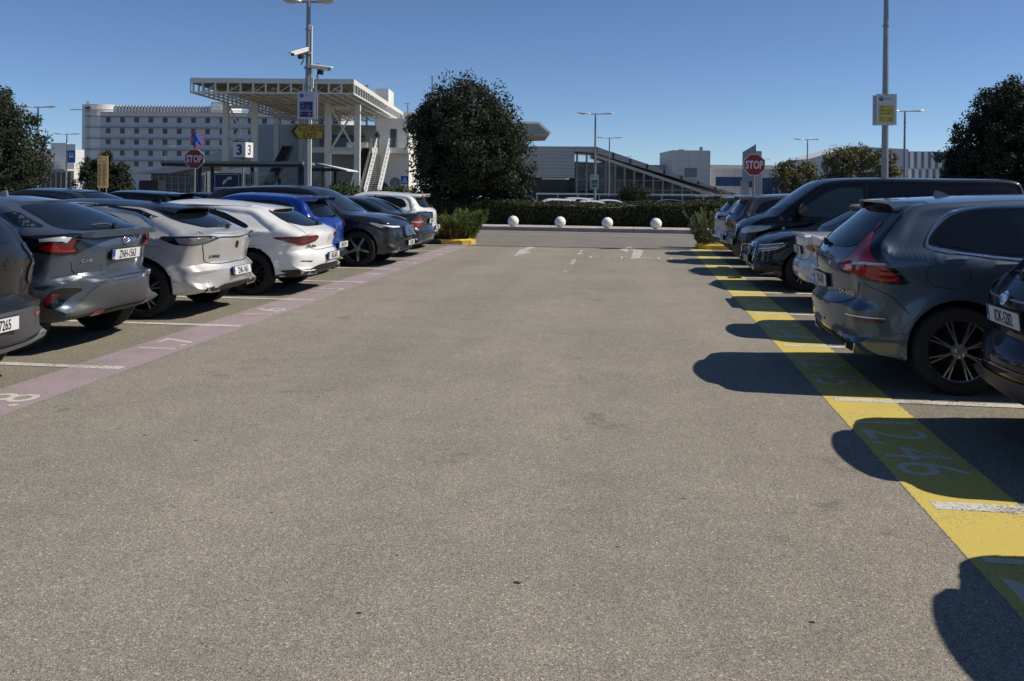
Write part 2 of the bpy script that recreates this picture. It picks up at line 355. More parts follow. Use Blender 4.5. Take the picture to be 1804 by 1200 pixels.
class Car:
    def __init__(s, sp):
        s.sp = sp; bm = body_mesh(sp); s.bvh = BVHTree.FromBMesh(bm); s.L = sp['L']; s.W = sp['W']
        s.root = empty('parked_car'); bm.normal_update(); bm.verts.ensure_lookup_table(); bm.faces.ensure_lookup_table()
        s.fv = [([v.co.copy() for v in f.verts], [v.normal.copy() for v in f.verts]) for f in bm.faces]; s.cr = 1.15; s.cf = s.L-1.15
        me = bpy.data.meshes.new('body'); bm.to_mesh(me); bm.free()
        o = link('body', me)
        cut = MB(); r = sp['wr']+sp.get('gap', .05)
        for a in (sp['ra'], sp['fa']):
            for sg in (1, -1):
                y0, y1 = sorted((sg*(s.W/2-.30), sg*(s.W/2+.15)))
                n = 40
                cut.prism([(a+r*math.cos(2*math.pi*k/n), sp['wr']+.01+r*math.sin(2*math.pi*k/n)) for k in range(n)], y0, y1)
        co = cut.build('cut', None) if False else link('cut', cut.mesh())
        md = o.modifiers.new('b', 'BOOLEAN'); md.operation = 'DIFFERENCE'; md.object = co; md.solver = 'EXACT'
        bpy.context.view_layer.update()
        me2 = bpy.data.meshes.new_from_object(o.evaluated_get(bpy.context.evaluated_depsgraph_get()))
        bpy.data.objects.remove(o); bpy.data.objects.remove(co)
        me2.materials.clear(); me2.materials.append(sp['paint']); me2.materials.append(M['dark'])
        for p in me2.polygons:
            p.material_index = 0
            c = p.center
            for a in (sp['ra'], sp['fa']):
                d = math.hypot(c.x-a, c.z-sp['wr']-.01)
                if d < r+.004 and abs(c.y) < s.W/2+.05 and c.z > sp['wr']*.2:
                    if d < r-.01 and abs(p.normal.y) > .9 and abs(c.y) > s.W/2-.2: continue
                    p.material_index = 1
            if c.z < .30 and p.normal.z < -.6: p.material_index = 1
        smooth(me2, 33)
        s.body = link('body', me2, s.root)
    # ---- projections
    def ray(s, proj, u, v):
        L = s.L; sh = s.sp.get('shift', 0)
        if sh and proj in ('s', 't') and u > 1.4: u += sh
        if proj == 's': o, d = Vector((u, 3, v)), Vector((0, -1, 0))
        elif proj == 'b': o, d = Vector((-3, u, v)), Vector((1, 0, 0))
        elif proj == 'f': o, d = Vector((L+3, u, v)), Vector((-1, 0, 0))
        elif proj == 't': o, d = Vector((u, v, 5)), Vector((0, 0, -1))
        elif proj == 'wb':
            a = u/.95; d = Vector((math.cos(a), -math.sin(a), 0)); o = Vector((s.cr, 0, v))-4*d
        elif proj == 'wf':
            a = u/.95; d = Vector((-math.cos(a), -math.sin(a), 0)); o = Vector((s.cf, 0, v))-4*d
        h, n, i, _ = s.bvh.ray_cast(o, d)
        if h is None: h, n, i, _ = s.bvh.find_nearest(o+d*3)
        co, no = s.fv[i]
        if len(co) <= 4:
            w_ = poly_3d_calc(co, h); m = Vector((0, 0, 0))
            for a, b in zip(w_, no): m += b*a
            if m.length > .5 and m.dot(n)*(1 if n.dot(m) > 0 else -1) > .6: n = m.normalized()*(1 if n.dot(m) > 0 else -1)
        if n.dot(d) > 0: n = -n
        return h, n
    def conv(s, proj, p):
        if proj in ('wb', 'wf') and isinstance(p[0], str):
            k, a, z = p; b = proj == 'wb'
            if k == 'e': h, _ = s.ray('b' if b else 'f', a, z)
            else: h, _ = s.ray('s', a, z)
            dx = (s.cr-h.x) if b else (h.x-s.cf)
            return (.95*math.atan2(h.y, dx), z)
        return p
    def _fin(s, bm, proj, off, name, m, sides, parent, thick=0):
        bm.verts.ensure_lookup_table()
        NL = []
        for v in bm.verts:
            h, n = s.ray(proj, v.co.x, v.co.y); v.co = h+n*off; NL.append(n.copy())
        bmesh.ops.recalc_face_normals(bm, faces=bm.faces)
        # outward orientation
        cen = Vector((s.L/2, 0, .7)); acc = sum((f.normal.dot(f.calc_center_median()-cen)*f.calc_area() for f in bm.faces))
        if acc < 0: bmesh.ops.reverse_faces(bm, faces=bm.faces)
        if thick:
            be = [e for e in bm.edges if e.is_boundary]
            r = bmesh.ops.extrude_edge_only(bm, edges=be)
            for v in [g for g in r['geom'] if isinstance(g, bmesh.types.BMVert)]:
                h, n, i, _ = s.bvh.find_nearest(v.co); v.co = v.co-n*thick if n.dot(v.co-cen) > 0 else v.co+n*thick
        out = []
        for sg in sides:
            b2 = bm.copy()
            if sg < 0:
                for v in b2.verts: v.co.y = -v.co.y
                bmesh.ops.reverse_faces(b2, faces=b2.faces)
            me = bpy.data.meshes.new(name); b2.to_mesh(me); b2.free(); smooth(me, 0)
            if not thick: me.normals_split_custom_set_from_vertices([(n.x, n.y*sg, n.z) for n in NL])
            else: me.set_sharp_from_angle(angle=R(50))
            out.append(link(name, me, parent or s.root, m))
        bm.free(); return out
    def panel(s, name, pts, proj, m, off=.004, rnd=2, step=.04, sides=(1,), parent=None, thick=0):
        pts = [s.conv(proj, p) for p in pts]
        for _ in range(rnd):
            q = []
            for i in range(len(pts)):
                a = pts[i]; b = pts[(i+1) % len(pts)]; ln = math.hypot(a[0]-b[0], a[1]-b[1]); k = min(.25, .045/max(ln, 1e-4)) if _ == 0 else .25
                q += [(a[0]+(b[0]-a[0])*k, a[1]+(b[1]-a[1])*k), (b[0]+(a[0]-b[0])*k, b[1]+(a[1]-b[1])*k)]
            pts = q
        bm = bmesh.new(); bm.faces.new([bm.verts.new((a, b, 0)) for a, b in pts])
        xs = [p[0] for p in pts]; ys = [p[1] for p in pts]
        for ax, lo, hi in ((0, min(xs), max(xs)), (1, min(ys), max(ys))):
            k = math.ceil(lo/step)
            while k*step < hi:
                co = (k*step+1e-5, 0, 0) if ax == 0 else (0, k*step+1e-5, 0)
                bmesh.ops.bisect_plane(bm, geom=bm.verts[:]+bm.edges[:]+bm.faces[:], plane_co=co, plane_no=(1, 0, 0) if ax == 0 else (0, 1, 0))
                k += 1
        return s._fin(bm, proj, off, name, m, sides, parent, thick)
    def sym(s, name, half, proj, m, **k):
        """half: points with y>=0 given (y,z) or for 't' (x,y); mirrored into one closed outline"""
        if proj == 't': pts = list(half)+[(x, -y) for x, y in reversed(half) if y > 1e-6]
        else: pts = list(half)+[(-y, z) for y, z in reversed(half) if y > 1e-6]
        return s.panel(name, pts, proj, m, **k)[0]
    def lines(s, name, paths, m, wd=.006, off=.0025, sides=(1, -1), parent=None):
        for p in paths: s._line(name, [p], m, wd, off, sides, parent)
    def _line(s, name, paths, m, wd, off, sides, parent):
        """thin ribbons laid on the skin; paths: list of (proj, pts, closed, width)"""
        bms = bmesh.new()
        for pt in paths:
            proj, pts = pt[0], [s.conv(pt[0], p) for p in pt[1]]; closed = len(pt) > 2 and pt[2]; w_ = pt[3] if len(pt) > 3 else wd
            c = catmull(pts, .03, closed) if len(pts) > 2 else [np.array(pts[0])+(np.array(pts[1])-np.array(pts[0]))*t for t in np.linspace(0, 1, max(2, int(math.dist(pts[0], pts[1])/.03)))]
            n = len(c); prev = None; first = None
            for i in range(n):
                a = c[i-1] if (i > 0 or closed) else c[i]; b = c[(i+1) % n] if (i < n-1 or closed) else c[i]
                t = b-a; t = t/max(np.linalg.norm(t), 1e-6); nn = np.array((-t[1], t[0]))*w_/2
                pr = []
                for q in (c[i]+nn, c[i]-nn):
                    h, no = s.ray(proj, q[0], q[1]); pr.append(bms.verts.new(h+no*off))
                if prev: bms.faces.new((prev[0], prev[1], pr[1], pr[0]))
                else: first = pr
                prev = pr
            if closed: bms.faces.new((prev[0], prev[1], first[1], first[0]))
        bmesh.ops.recalc_face_normals(bms, faces=bms.faces)
        me = bpy.data.meshes.new(name); bms.to_mesh(me); bms.free()
        o = link(name, me, parent or s.root, m)
        if len(sides) == 2:
            m2 = me.copy(); m2.transform(Matrix.Scale(-1, 4, (0, 1, 0))); m2.flip_normals(); link(name, m2, parent or s.root)
        return o
    def arch(s, name, a, m, r1=.05, r2=.11, off=.006):
        wr = s.sp['wr']; bm = bmesh.new(); g = []
        for i in range(37):
            t = R(-18+216*i/36); g.append([bm.verts.new((a+(wr+q)*math.cos(t), max(wr+.01+(wr+q)*math.sin(t), .24), 0)) for q in np.linspace(r1, r2, 4)])
        for i in range(36):
            for j in range(3): bm.faces.new((g[i][j], g[i][j+1], g[i+1][j+1], g[i+1][j]))
        return s._fin(bm, 's', off, name, m, (1, -1), None)
    # ---- add-ons
    def wheel(s, style='five'):
        sp = s.sp; wr = sp['wr']; rim = sp.get('rim', wr*.70); tw = .225
        w = MB(); w.lathe([(.02, -.05), (.15, -.05), (.15, -.035), (.16, -.035), (.16, -.06), (rim-.015, -.09), (rim-.01, .0), (rim-.03, .02)], 32, 'y')
        base = w.build('wheel', M['dark'], None, 40)
        t = MB(); h = tw/2
        t.lathe([(rim-.012, .028), (rim+.004, .036), (rim+.014, .030), (wr*.86, .040), (wr*.95, .030), (wr*.985, .012), (wr, -.01), (wr, -.05), (wr-.008, -.056), (wr, -.062), (wr, -.11), (wr-.008, -.116), (wr, -.122), (wr, -tw+.05), (wr*.96, -tw), (rim, -tw+.01)], 56, 'y')
        ty = t.build('tyre', M['rubber'], base, 35)
        q = MB()
        q.lathe([(rim-.012, -.07), (rim-.014, .018), (rim-.002, .030), (rim+.002, .026)], 48, 'y')
        n, pair, w0, w1, gapa = {'five': (5, 1, .07, .055, 0), 'twin': (5, 2, .030, .020, R(9)), 'ten': (10, 1, .030, .022, 0), 'multi': (5, 2, .045, .03, R(13)), 'turb': (5, 1, .05, .10, 0), 'seven': (7, 1, .045, .03, 0), 'eightpair': (8, 2, .016, .012, R(5))}[style]
        for k in range(n):
            for e in range(pair):
                aa = 2*math.pi*k/n+.3
                a0 = aa+((e-.5)*gapa*.9 if pair == 2 else 0); a1 = aa+((e-.5)*gapa*2.0 if pair == 2 else 0)
                for (r0, r1, ws0, ws1, y0, y1, b0, b1) in ((.035, rim*.55, w0, (w0+w1)/2, .016, .024, a0, (a0+a1)/2), (rim*.55, rim-.008, (w0+w1)/2, w1, .024, .020, (a0+a1)/2, a1)):
                    vs = []
                    for (rr_, ww, yy, bb) in ((r0, ws0, y0, b0), (r1, ws1, y1, b1)):
                        cx, cz = rr_*math.cos(bb), rr_*math.sin(bb); tx, tz = -math.sin(bb)*ww/2, math.cos(bb)*ww/2
                        vs += [(cx-tx, yy-.035, cz-tz), (cx+tx, yy-.035, cz+tz), (cx+tx*.75, yy, cz+tz*.75), (cx-tx*.75, yy, cz-tz*.75)]
                    q.add(vs, [(0, 1, 2, 3), (7, 6, 5, 4), (0, 4, 5, 1), (1, 5, 6, 2), (2, 6, 7, 3), (3, 7, 4, 0)])
        q.lathe([(0, .022), (.028, .022), (.034, .016), (.062, .012), (.066, -.03)], 24, 'y')
        for k in range(5):
            a = 2*math.pi*k/5; q.lathe([(0, .0165), (.008, .0165), (.009, .008)], 8, 'y', (.048*math.cos(a), 0, .048*math.sin(a)))
        q.build('rim', sp.get('rimmat', M['alloy']), base, 30)
        y = s.W/2-sp.get('inset', .035)
        for i, (a, sg) in enumerate(((sp['ra'], 1), (sp['ra'], -1), (sp['fa'], 1), (sp['fa'], -1))):
            o = base if i == 0 else copy_tree(base)
            o.parent = s.root; o.location = (a, sg*y, wr); o.rotation_euler = (0, R(37*i), 0 if sg > 0 else math.pi)
    def on(s, proj, u, v, off=.01):
        h, n = s.ray(proj, u, v); return h+n*off, n
    def flat(s, name, mb, proj, u, v, m, off=.012, parent=None, tilt=True, sm=None):
        """a small thing modelled in x=across, z=up (facing -y) fixed on the rear ('b') or front ('f')"""
        p, n = s.on(proj, u, v, off)
        o = mb.build(name, m, parent or s.root, sm) if isinstance(mb, MB) else link(name, mb, parent or s.root, m)
        q = Vector((n.x, 0 if abs(n.y) < .12 else n.y, n.z if tilt else 0)).normalized()
        yv = -q; zv = (Vector((0, 0, 1))-yv*yv.z).normalized(); xv = yv.cross(zv)
        s.lastm = Matrix(((xv.x, yv.x, zv.x, p.x), (xv.y, yv.y, zv.y, p.y), (xv.z, yv.z, zv.z, p.z), (0, 0, 0, 1)))
        o.matrix_local = s.lastm
        return o
    def plate(s, z, txt, proj='b', off=.02, tilt=True, y=0, recess=True):
        b = MB(); b.box(-.265, .265, -.004, .014, -.06, .06)
        fr = s.flat('plate_holder', b, proj, y, z, M['black'], off, tilt=tilt)
        b = MB(); b.box(-.258, .258, -.009, -.0045, -.053, .053); o = b.build('number_plate', M['white_pl'], s.root); o.matrix_local = s.lastm
        b = MB(); b.box(-.257, -.215, -.0105, -.0092, -.052, .052); b.build('blue_band', M['blue_pl'], o)
        text('plate_text', txt, .115, M['ink'], o, (.02, -.0112, 0), sx=.62, bold=.0015)
        text('country_code', 'GR', .03, M['white_pl'], o, (-.236, -.0112, -.03), bold=.0005)
    def badge(s, txt, size, proj, u, v, m=None, sx=1.1, off=.006):
        me = text_mesh(txt, size, sx, .0006*size/.05, .002)
        me.transform(Matrix.Rotation(R(90), 4, 'X'))
        return s.flat('badge_lettering', me, proj, u, v, m or M['chrome'], off)
    def mirror(s, x, z, m, big=1.0):
        for sg in (1, -1):
            h, n = s.ray('s', x, z); p = Vector((h.x, h.y*sg, z))
            b = MB(); g = big
            b.prism([(p.x-.05, z+.02), (p.x+.03, z+.02), (p.x+.06, z-.05), (p.x-.04, z-.05)], min(p.y-.02*sg, p.y+.10*sg), max(p.y-.02*sg, p.y+.10*sg))
            y0, y1 = sorted((p.y+.06*sg, p.y+.06*sg+.20*sg*g))
            b.prism([(p.x-.06, z-.03), (p.x-.05, z+.10*g), (p.x+.01, z+.12*g), (p.x+.09, z+.06*g), (p.x+.09, z-.0), (p.x+.02, z-.04)], y0, y1)
            o = b.build('wing_mirror', m, s.root, 50, bevel=.014)
    def handle(s, x, z, m):
        for sg in (1, -1):
            h, n = s.ray('s', x, z); y = h.y*sg; b = MB()
            b.tube([(x-.10, y-.004*sg, z), (x-.085, y+.028*sg, z), (x, y+.036*sg, z+.002), (x+.085, y+.028*sg, z), (x+.10, y-.004*sg, z)], .011, 8)
            b.build('door_handle', m, s.root, 50)
    def fin(s, x, m):
        h, n = s.ray('t', x, 0); z = h.z
        b = MB(); b.prism([(x-.02, z-.01), (x-.005, z+.055), (x+.03, z+.052), (x+.17, z-.01)], -.016, .016); b.build('antenna_fin', m, s.root, 50, bevel=.006)
    def spoiler(s, x0, x1, z, w0, w1, m, lip=.035, drop=.012):
        """roof-end visor from x1 (on roof) back to x0"""
        b = MB(); n = 14; vs = []
        for i in range(n+1):
            t = -1+2*i/n; y = w0*t; y1 = w1*t; cr = .018*t*t+(.05*max(0, abs(t)-.85)/.15)
            hz, _ = s.ray('t', x1, y1)
            vs += [(x0+.10*t*t, y, z-cr), (x0+.10*t*t+.01, y, z-cr-lip), (x1, y1, hz.z+.004), (x1, y1, hz.z-.05)]
        fs = []
        for i in range(n):
            a = i*4; c = a+4; fs += [(a, c, c+2, a+2), (a+1, a+3, c+3, c+1), (a, a+1, c+1, c)]
        fs += [(0, 2, 3, 1), (n*4, n*4+1, n*4+3, n*4+2)]
        b.add(vs, fs); return b.build('roof_spoiler', m, s.root, 40)
    def wiper(s, y, z, ang=8, ln=.32):
        p, n = s.on('b', y, z, .02); q, _ = s.on('b', y+ln, z+ln*math.tan(R(ang)), .02)
        b = MB(); b.tube([p, (p+q)/2+n*.02, q], [.016, .010, .006], 6); b.lathe([(0, 0), (.03, 0), (.03, .03), (0, .03)], 12, 'x', (p.x-.03, p.y, p.z)); b.build('rear_wiper', M['black'], s.root, 50)
    def pipe(s, pts, y0, y1, m=None, x=.05):
        x = s.ray('b', sum(p[0] for p in pts)/len(pts), sum(p[1] for p in pts)/len(pts))[0].x+.028
        for sg in (1, -1):
            b = MB(); b.prism([(p[0]*sg, p[1]) for p in pts], x-.04, x+.12, 'yz'); b.build('exhaust_trim', m or M['chrome'], s.root)
            c = [sum(p[0] for p in pts)/len(pts), sum(p[1] for p in pts)/len(pts)]
            b = MB(); b.prism([((c[0]+(p[0]-c[0])*.78)*sg, c[1]+(p[1]-c[1])*.72) for p in pts], x-.043, x-.02, 'yz'); b.build('exhaust_opening', M['dark'], s.root)
    def place(s, X, Y, heading, label, name='parked_car', cat='car', group='cars parked in the marked bays', lift=0, yaw=0):
        """X: lane-side end, Y: centre; heading +1: nose towards +X, -1: nose to -X. X is the lane-side face"""
        r = s.root; r.name = name; tag(r, label, cat, group)
        r.rotation_euler = (0, 0, (0 if heading > 0 else math.pi)+R(yaw))
        r.location = (X, Y, lift)
        return s
def suv_lines(c, door, flap=None):
    pass
GRP = 'cars parked in the marked bays'

def make_xc(pm, rimstyle='twin', plate='ZZH-1042', front_out=False, hero=False):
    sp = dict(L=4.69, W=1.90, H=1.66, wr=.368, rim=.262, ra=.955, fa=3.82, paint=pm, tumble=.25, cornerR=.20, crownv=.14,
              sil=[(.46, .25), (.20, .30), (.05, .42), (.0, .56), (.005, .70), (.05, .76), (.045, .92), (.055, 1.08), (.10, 1.17), (.30, 1.36), (.50, 1.53), (.62, 1.585), (1.2, 1.635), (2.0, 1.66), (2.55, 1.635), (2.86, 1.56), (3.2, 1.37), (3.52, 1.165), (3.66, 1.11), (4.0, 1.07), (4.35, 1.0), (4.57, .90), (4.64, .80), (4.68, .60), (4.67, .42), (4.55, .28), (4.4, .25)],
              belt=[(0, 1.12), (.7, 1.14), (1.2, 1.10), (3.4, 1.02), (3.8, 1.04), (4.7, .86)])
    c = Car(sp)
    win = [(.70, 1.235), (.80, 1.36), (.93, 1.475), (1.15, 1.53), (1.80, 1.555), (2.35, 1.54), (2.72, 1.47), (3.05, 1.28), (3.40, 1.06), (3.30, 1.03), (2.2, 1.085), (1.1, 1.165)]
    c.panel('window_trim', win, 's', M['gloss'], off=.002, sides=(1, -1))
    c.panel('side_window', [(.75, 1.245), (.84, 1.36), (.95, 1.455), (1.16, 1.51), (1.42, 1.52), (1.50, 1.15), (1.1, 1.185)], 's', M['glass'], off=.006, sides=(1, -1))
    c.panel('side_window', [(1.60, 1.14), (1.56, 1.53), (1.80, 1.535), (2.20, 1.525), (2.25, 1.10)], 's', M['glass'], off=.006, sides=(1, -1))
    c.panel('side_window', [(2.33, 1.095), (2.29, 1.52), (2.38, 1.515), (2.70, 1.445), (3.02, 1.265), (3.24, 1.08), (3.18, 1.055)], 's', M['glass'], off=.006, sides=(1, -1))
    c.lines('window_chrome', [('s', [(3.35, 1.035), (2.2, 1.075), (1.1, 1.155), (.72, 1.225), (.78, 1.36), (.92, 1.49), (1.15, 1.545), (1.8, 1.57), (2.35, 1.555)], False, .016)], M['chrome'] if not front_out else M['gloss'], off=.008)
    c.sym('rear_window', [(0, 1.17), (.52, 1.18), (.66, 1.23), (.60, 1.40), (.50, 1.52), (0, 1.54)], 'b', M['glass'], off=.005)
    c.sym('windscreen', [(3.60, 0), (3.56, .40), (3.46, .66), (3.1, .60), (2.84, .54), (2.80, 0)], 't', M['wglass'], off=.005)
    # tail lamps: tall column on the D pillar with a foot turning inwards
    tl = [('e', .82, 1.56), ('e', .74, 1.50), ('e', .78, 1.36), ('e', .80, 1.24), ('e', .80, 1.08), ('e', .54, 1.03), ('e', .54, .955), ('e', .80, .93), ('s', .52, .90), ('s', .50, .99), ('s', .33, 1.12), ('s', .43, 1.30), ('s', .60, 1.5)]
    tl = [('e', .54, 1.53), ('e', .56, 1.40), ('e', .60, 1.26), ('e', .63, 1.14), ('e', .48, 1.05), ('e', .48, .97), ('e', .80, .945), ('s', .36, .90), ('s', .58, .90), ('s', .52, .97), ('s', .36, 1.12), ('s', .34, 1.20), ('s', .44, 1.34), ('s', .60, 1.50)]
    c.panel('tail_light_housing', tl, 'wb', M['gloss'], off=.004, rnd=1, sides=(1, -1), step=.03)
    t2 = [('e', .58, 1.42), ('e', .63, 1.28), ('e', .66, 1.13), ('e', .50, 1.035), ('e', .50, .985), ('e', .80, .965), ('s', .36, .925), ('s', .52, .925), ('s', .30, 1.10), ('s', .27, 1.20), ('s', .40, 1.38)]
    for o in c.panel('tail_light', t2, 'wb', M['red'], off=.010, rnd=1, sides=(1, -1), step=.03, thick=.008): pass
    c.panel('lamp_bar', [('e', .60, 1.035), ('e', .60, 1.02), ('e', .84, 1.06), ('s', .38, 1.06), ('s', .37, 1.075), ('e', .84, 1.08)], 'wb', M['clear'], off=.014, rnd=0, sides=(1, -1), step=.03)
    c.spoiler(.42, .80, 1.595, .58, .63, pm, lip=.02)
    c.fin(1.05, pm)
    c.lines('panel_gap', [('b', [(.80, .90), (.76, .80), (.55, .70), (0, .69)], False, .010), ('s', [(2.28, 1.07), (2.32, .8), (2.30, .42)]), ('s', [(1.54, 1.10), (1.60, .95), (1.48, .78), (1.36, .62)]), ('s', [(1.47, 1.10), (1.43, .88)]) if False else ('s', [(3.42, 1.0), (3.40, .7), (3.36, .42)]),
                          ('wb', [('e', .84, .90), ('s', .42, .80), ('s', .56, .66)], False, .006),
                          ('s', [(.72, 1.06), (.99, 1.06), (1.03, 1.02), (1.02, .92), (.99, .89), (.74, .90), (.70, .94), (.69, 1.03)], True, .005), ('t', [(3.62, .70), (4.2, .66), (4.55, .52)], False, .006)], M['ink'])
    c.arch('arch_trim', sp['ra'], pm, .045, .095, .008); c.arch('arch_trim', sp['fa'], pm, .045, .095, .008)
    c.sym('bumper_trim', [(0, .27), (.62, .29), (.80, .36), (.74, .42), (.60, .40), (0, .43)], 'b', M['black'], off=.006)
    c.panel('reflector', [('e', .70, .60), ('e', .72, .565), ('s', .36, .575), ('s', .37, .60)], 'wb', M['dred'], off=.008, sides=(1, -1), rnd=1)
    c.lines('bumper_chrome', [('wb', [('e', .66, .615), ('e', .80, .62), ('s', .38, .615)], False, .010)], M['chrome'], off=.009)
    c.pipe([(.50, .285), (.80, .30), (.84, .40), (.76, .42), (.52, .37)], 0, 0, M['chrome'], x=.10)
    c.panel('fuel_flap', [(.72, 1.05), (.99, 1.05), (1.02, 1.01), (1.01, .92), (.98, .90), (.74, .91), (.71, .94), (.70, 1.03)], 's', pm, off=.0022, sides=(1, -1), rnd=1)
    c.handle(1.75, .99, pm); c.handle(2.62, .95, pm); c.mirror(3.15, 1.06, pm)
    c.wiper(.0, 1.185, 3)
    c.plate(.86, plate, 'b', .012)
    if hero: c.plate(.86, plate, 'b', .012) if False else None
    c.badge('V O L V O', .075, 'b', 0, 1.02 if False else 1.075, sx=1.7)
    c.badge('D4 AWD', .055, 'b', -.60, .80)
    for y in (-.62, -.25, .25, .62): 
        b = MB(); b.lathe([(0, -.003), (.010, -.003), (.013, .0)], 12, 'y'); c.flat('parking_sensor', b, 'b', y, .52, pm, .003)
    # nose
    c.sym('grille', [(0, .58), (.30, .585), (.37, .66), (.38, .84), (0, .87)], 'f', M['gloss'], off=.006)
    gb = MB()
    for k in range(15):
        y = -.33+.66*k/14; gb.box(y-.008, y+.008, -.012, .0, -.11, .11)
    for z in (-.085, -.04, .005, .05, .095): gb.box(-.35, .35, -.006, 0, z-.006, z+.006)
    c.flat('grille_bars', gb, 'f', 0, .72, M['chrome'], .012)
    lb = MB(); lb.lathe([(.05, -.004), (.062, -.012), (.068, -.004), (.062, 0), (.05, -.004)], 32, 'y'); lb.beam((-.30, -.02, .115), (.30, -.02, -.115), .02, .012)
    c.flat('nose_emblem', lb, 'f', 0, .72, M['chrome'], .03, sm=40)
    c.panel('headlight', [('e', .44, .83), ('e', .46, .76), ('e', .70, .745), ('s', 4.26, .80), ('s', 4.00, .90), ('s', 4.08, .925), ('s', 4.32, .90), ('e', .66, .86)], 'wf', M['gloss'], off=.006, sides=(1, -1), rnd=1, step=.03)
    for z0, z1 in ((.80, .825),):
        c.panel('daytime_lamp', [('e', .48, z0), ('e', .72, z0), ('s', 4.12, z0+.07), ('s', 4.06, z1+.08), ('e', .74, z1+.012), ('e', .48, z1)], 'wf', M['drl'], off=.012, sides=(1, -1), rnd=0, step=.03)
    c.panel('daytime_lamp', [('s', 4.30, .80), ('s', 4.12, .875), ('s', 4.10, .91), ('s', 4.25, .885), ('s', 4.38, .83)], 'wf', M['drl'], off=.013, sides=(1, -1), rnd=0, step=.03)
    c.sym('lower_grille', [(0, .32), (.50, .32), (.56, .44), (.40, .50), (0, .50)], 'f', M['black'], off=.006)
    c.panel('air_intake', [('e', .60, .36), ('e', .68, .33), ('s', 4.42, .36), ('s', 4.36, .62), ('e', .76, .62), ('e', .66, .50)], 'wf', M['black'], off=.006, sides=(1, -1), rnd=1, step=.03)
    c.lines('bumper_chrome', [('wf', [('e', .50, .30), ('e', .62, .30), ('e', .74, .34)], False, .02)], M['chrome'], off=.010)
    if front_out: c.plate(.47, plate, 'f', .03, tilt=False)
    c.wheel(rimstyle)
    return c

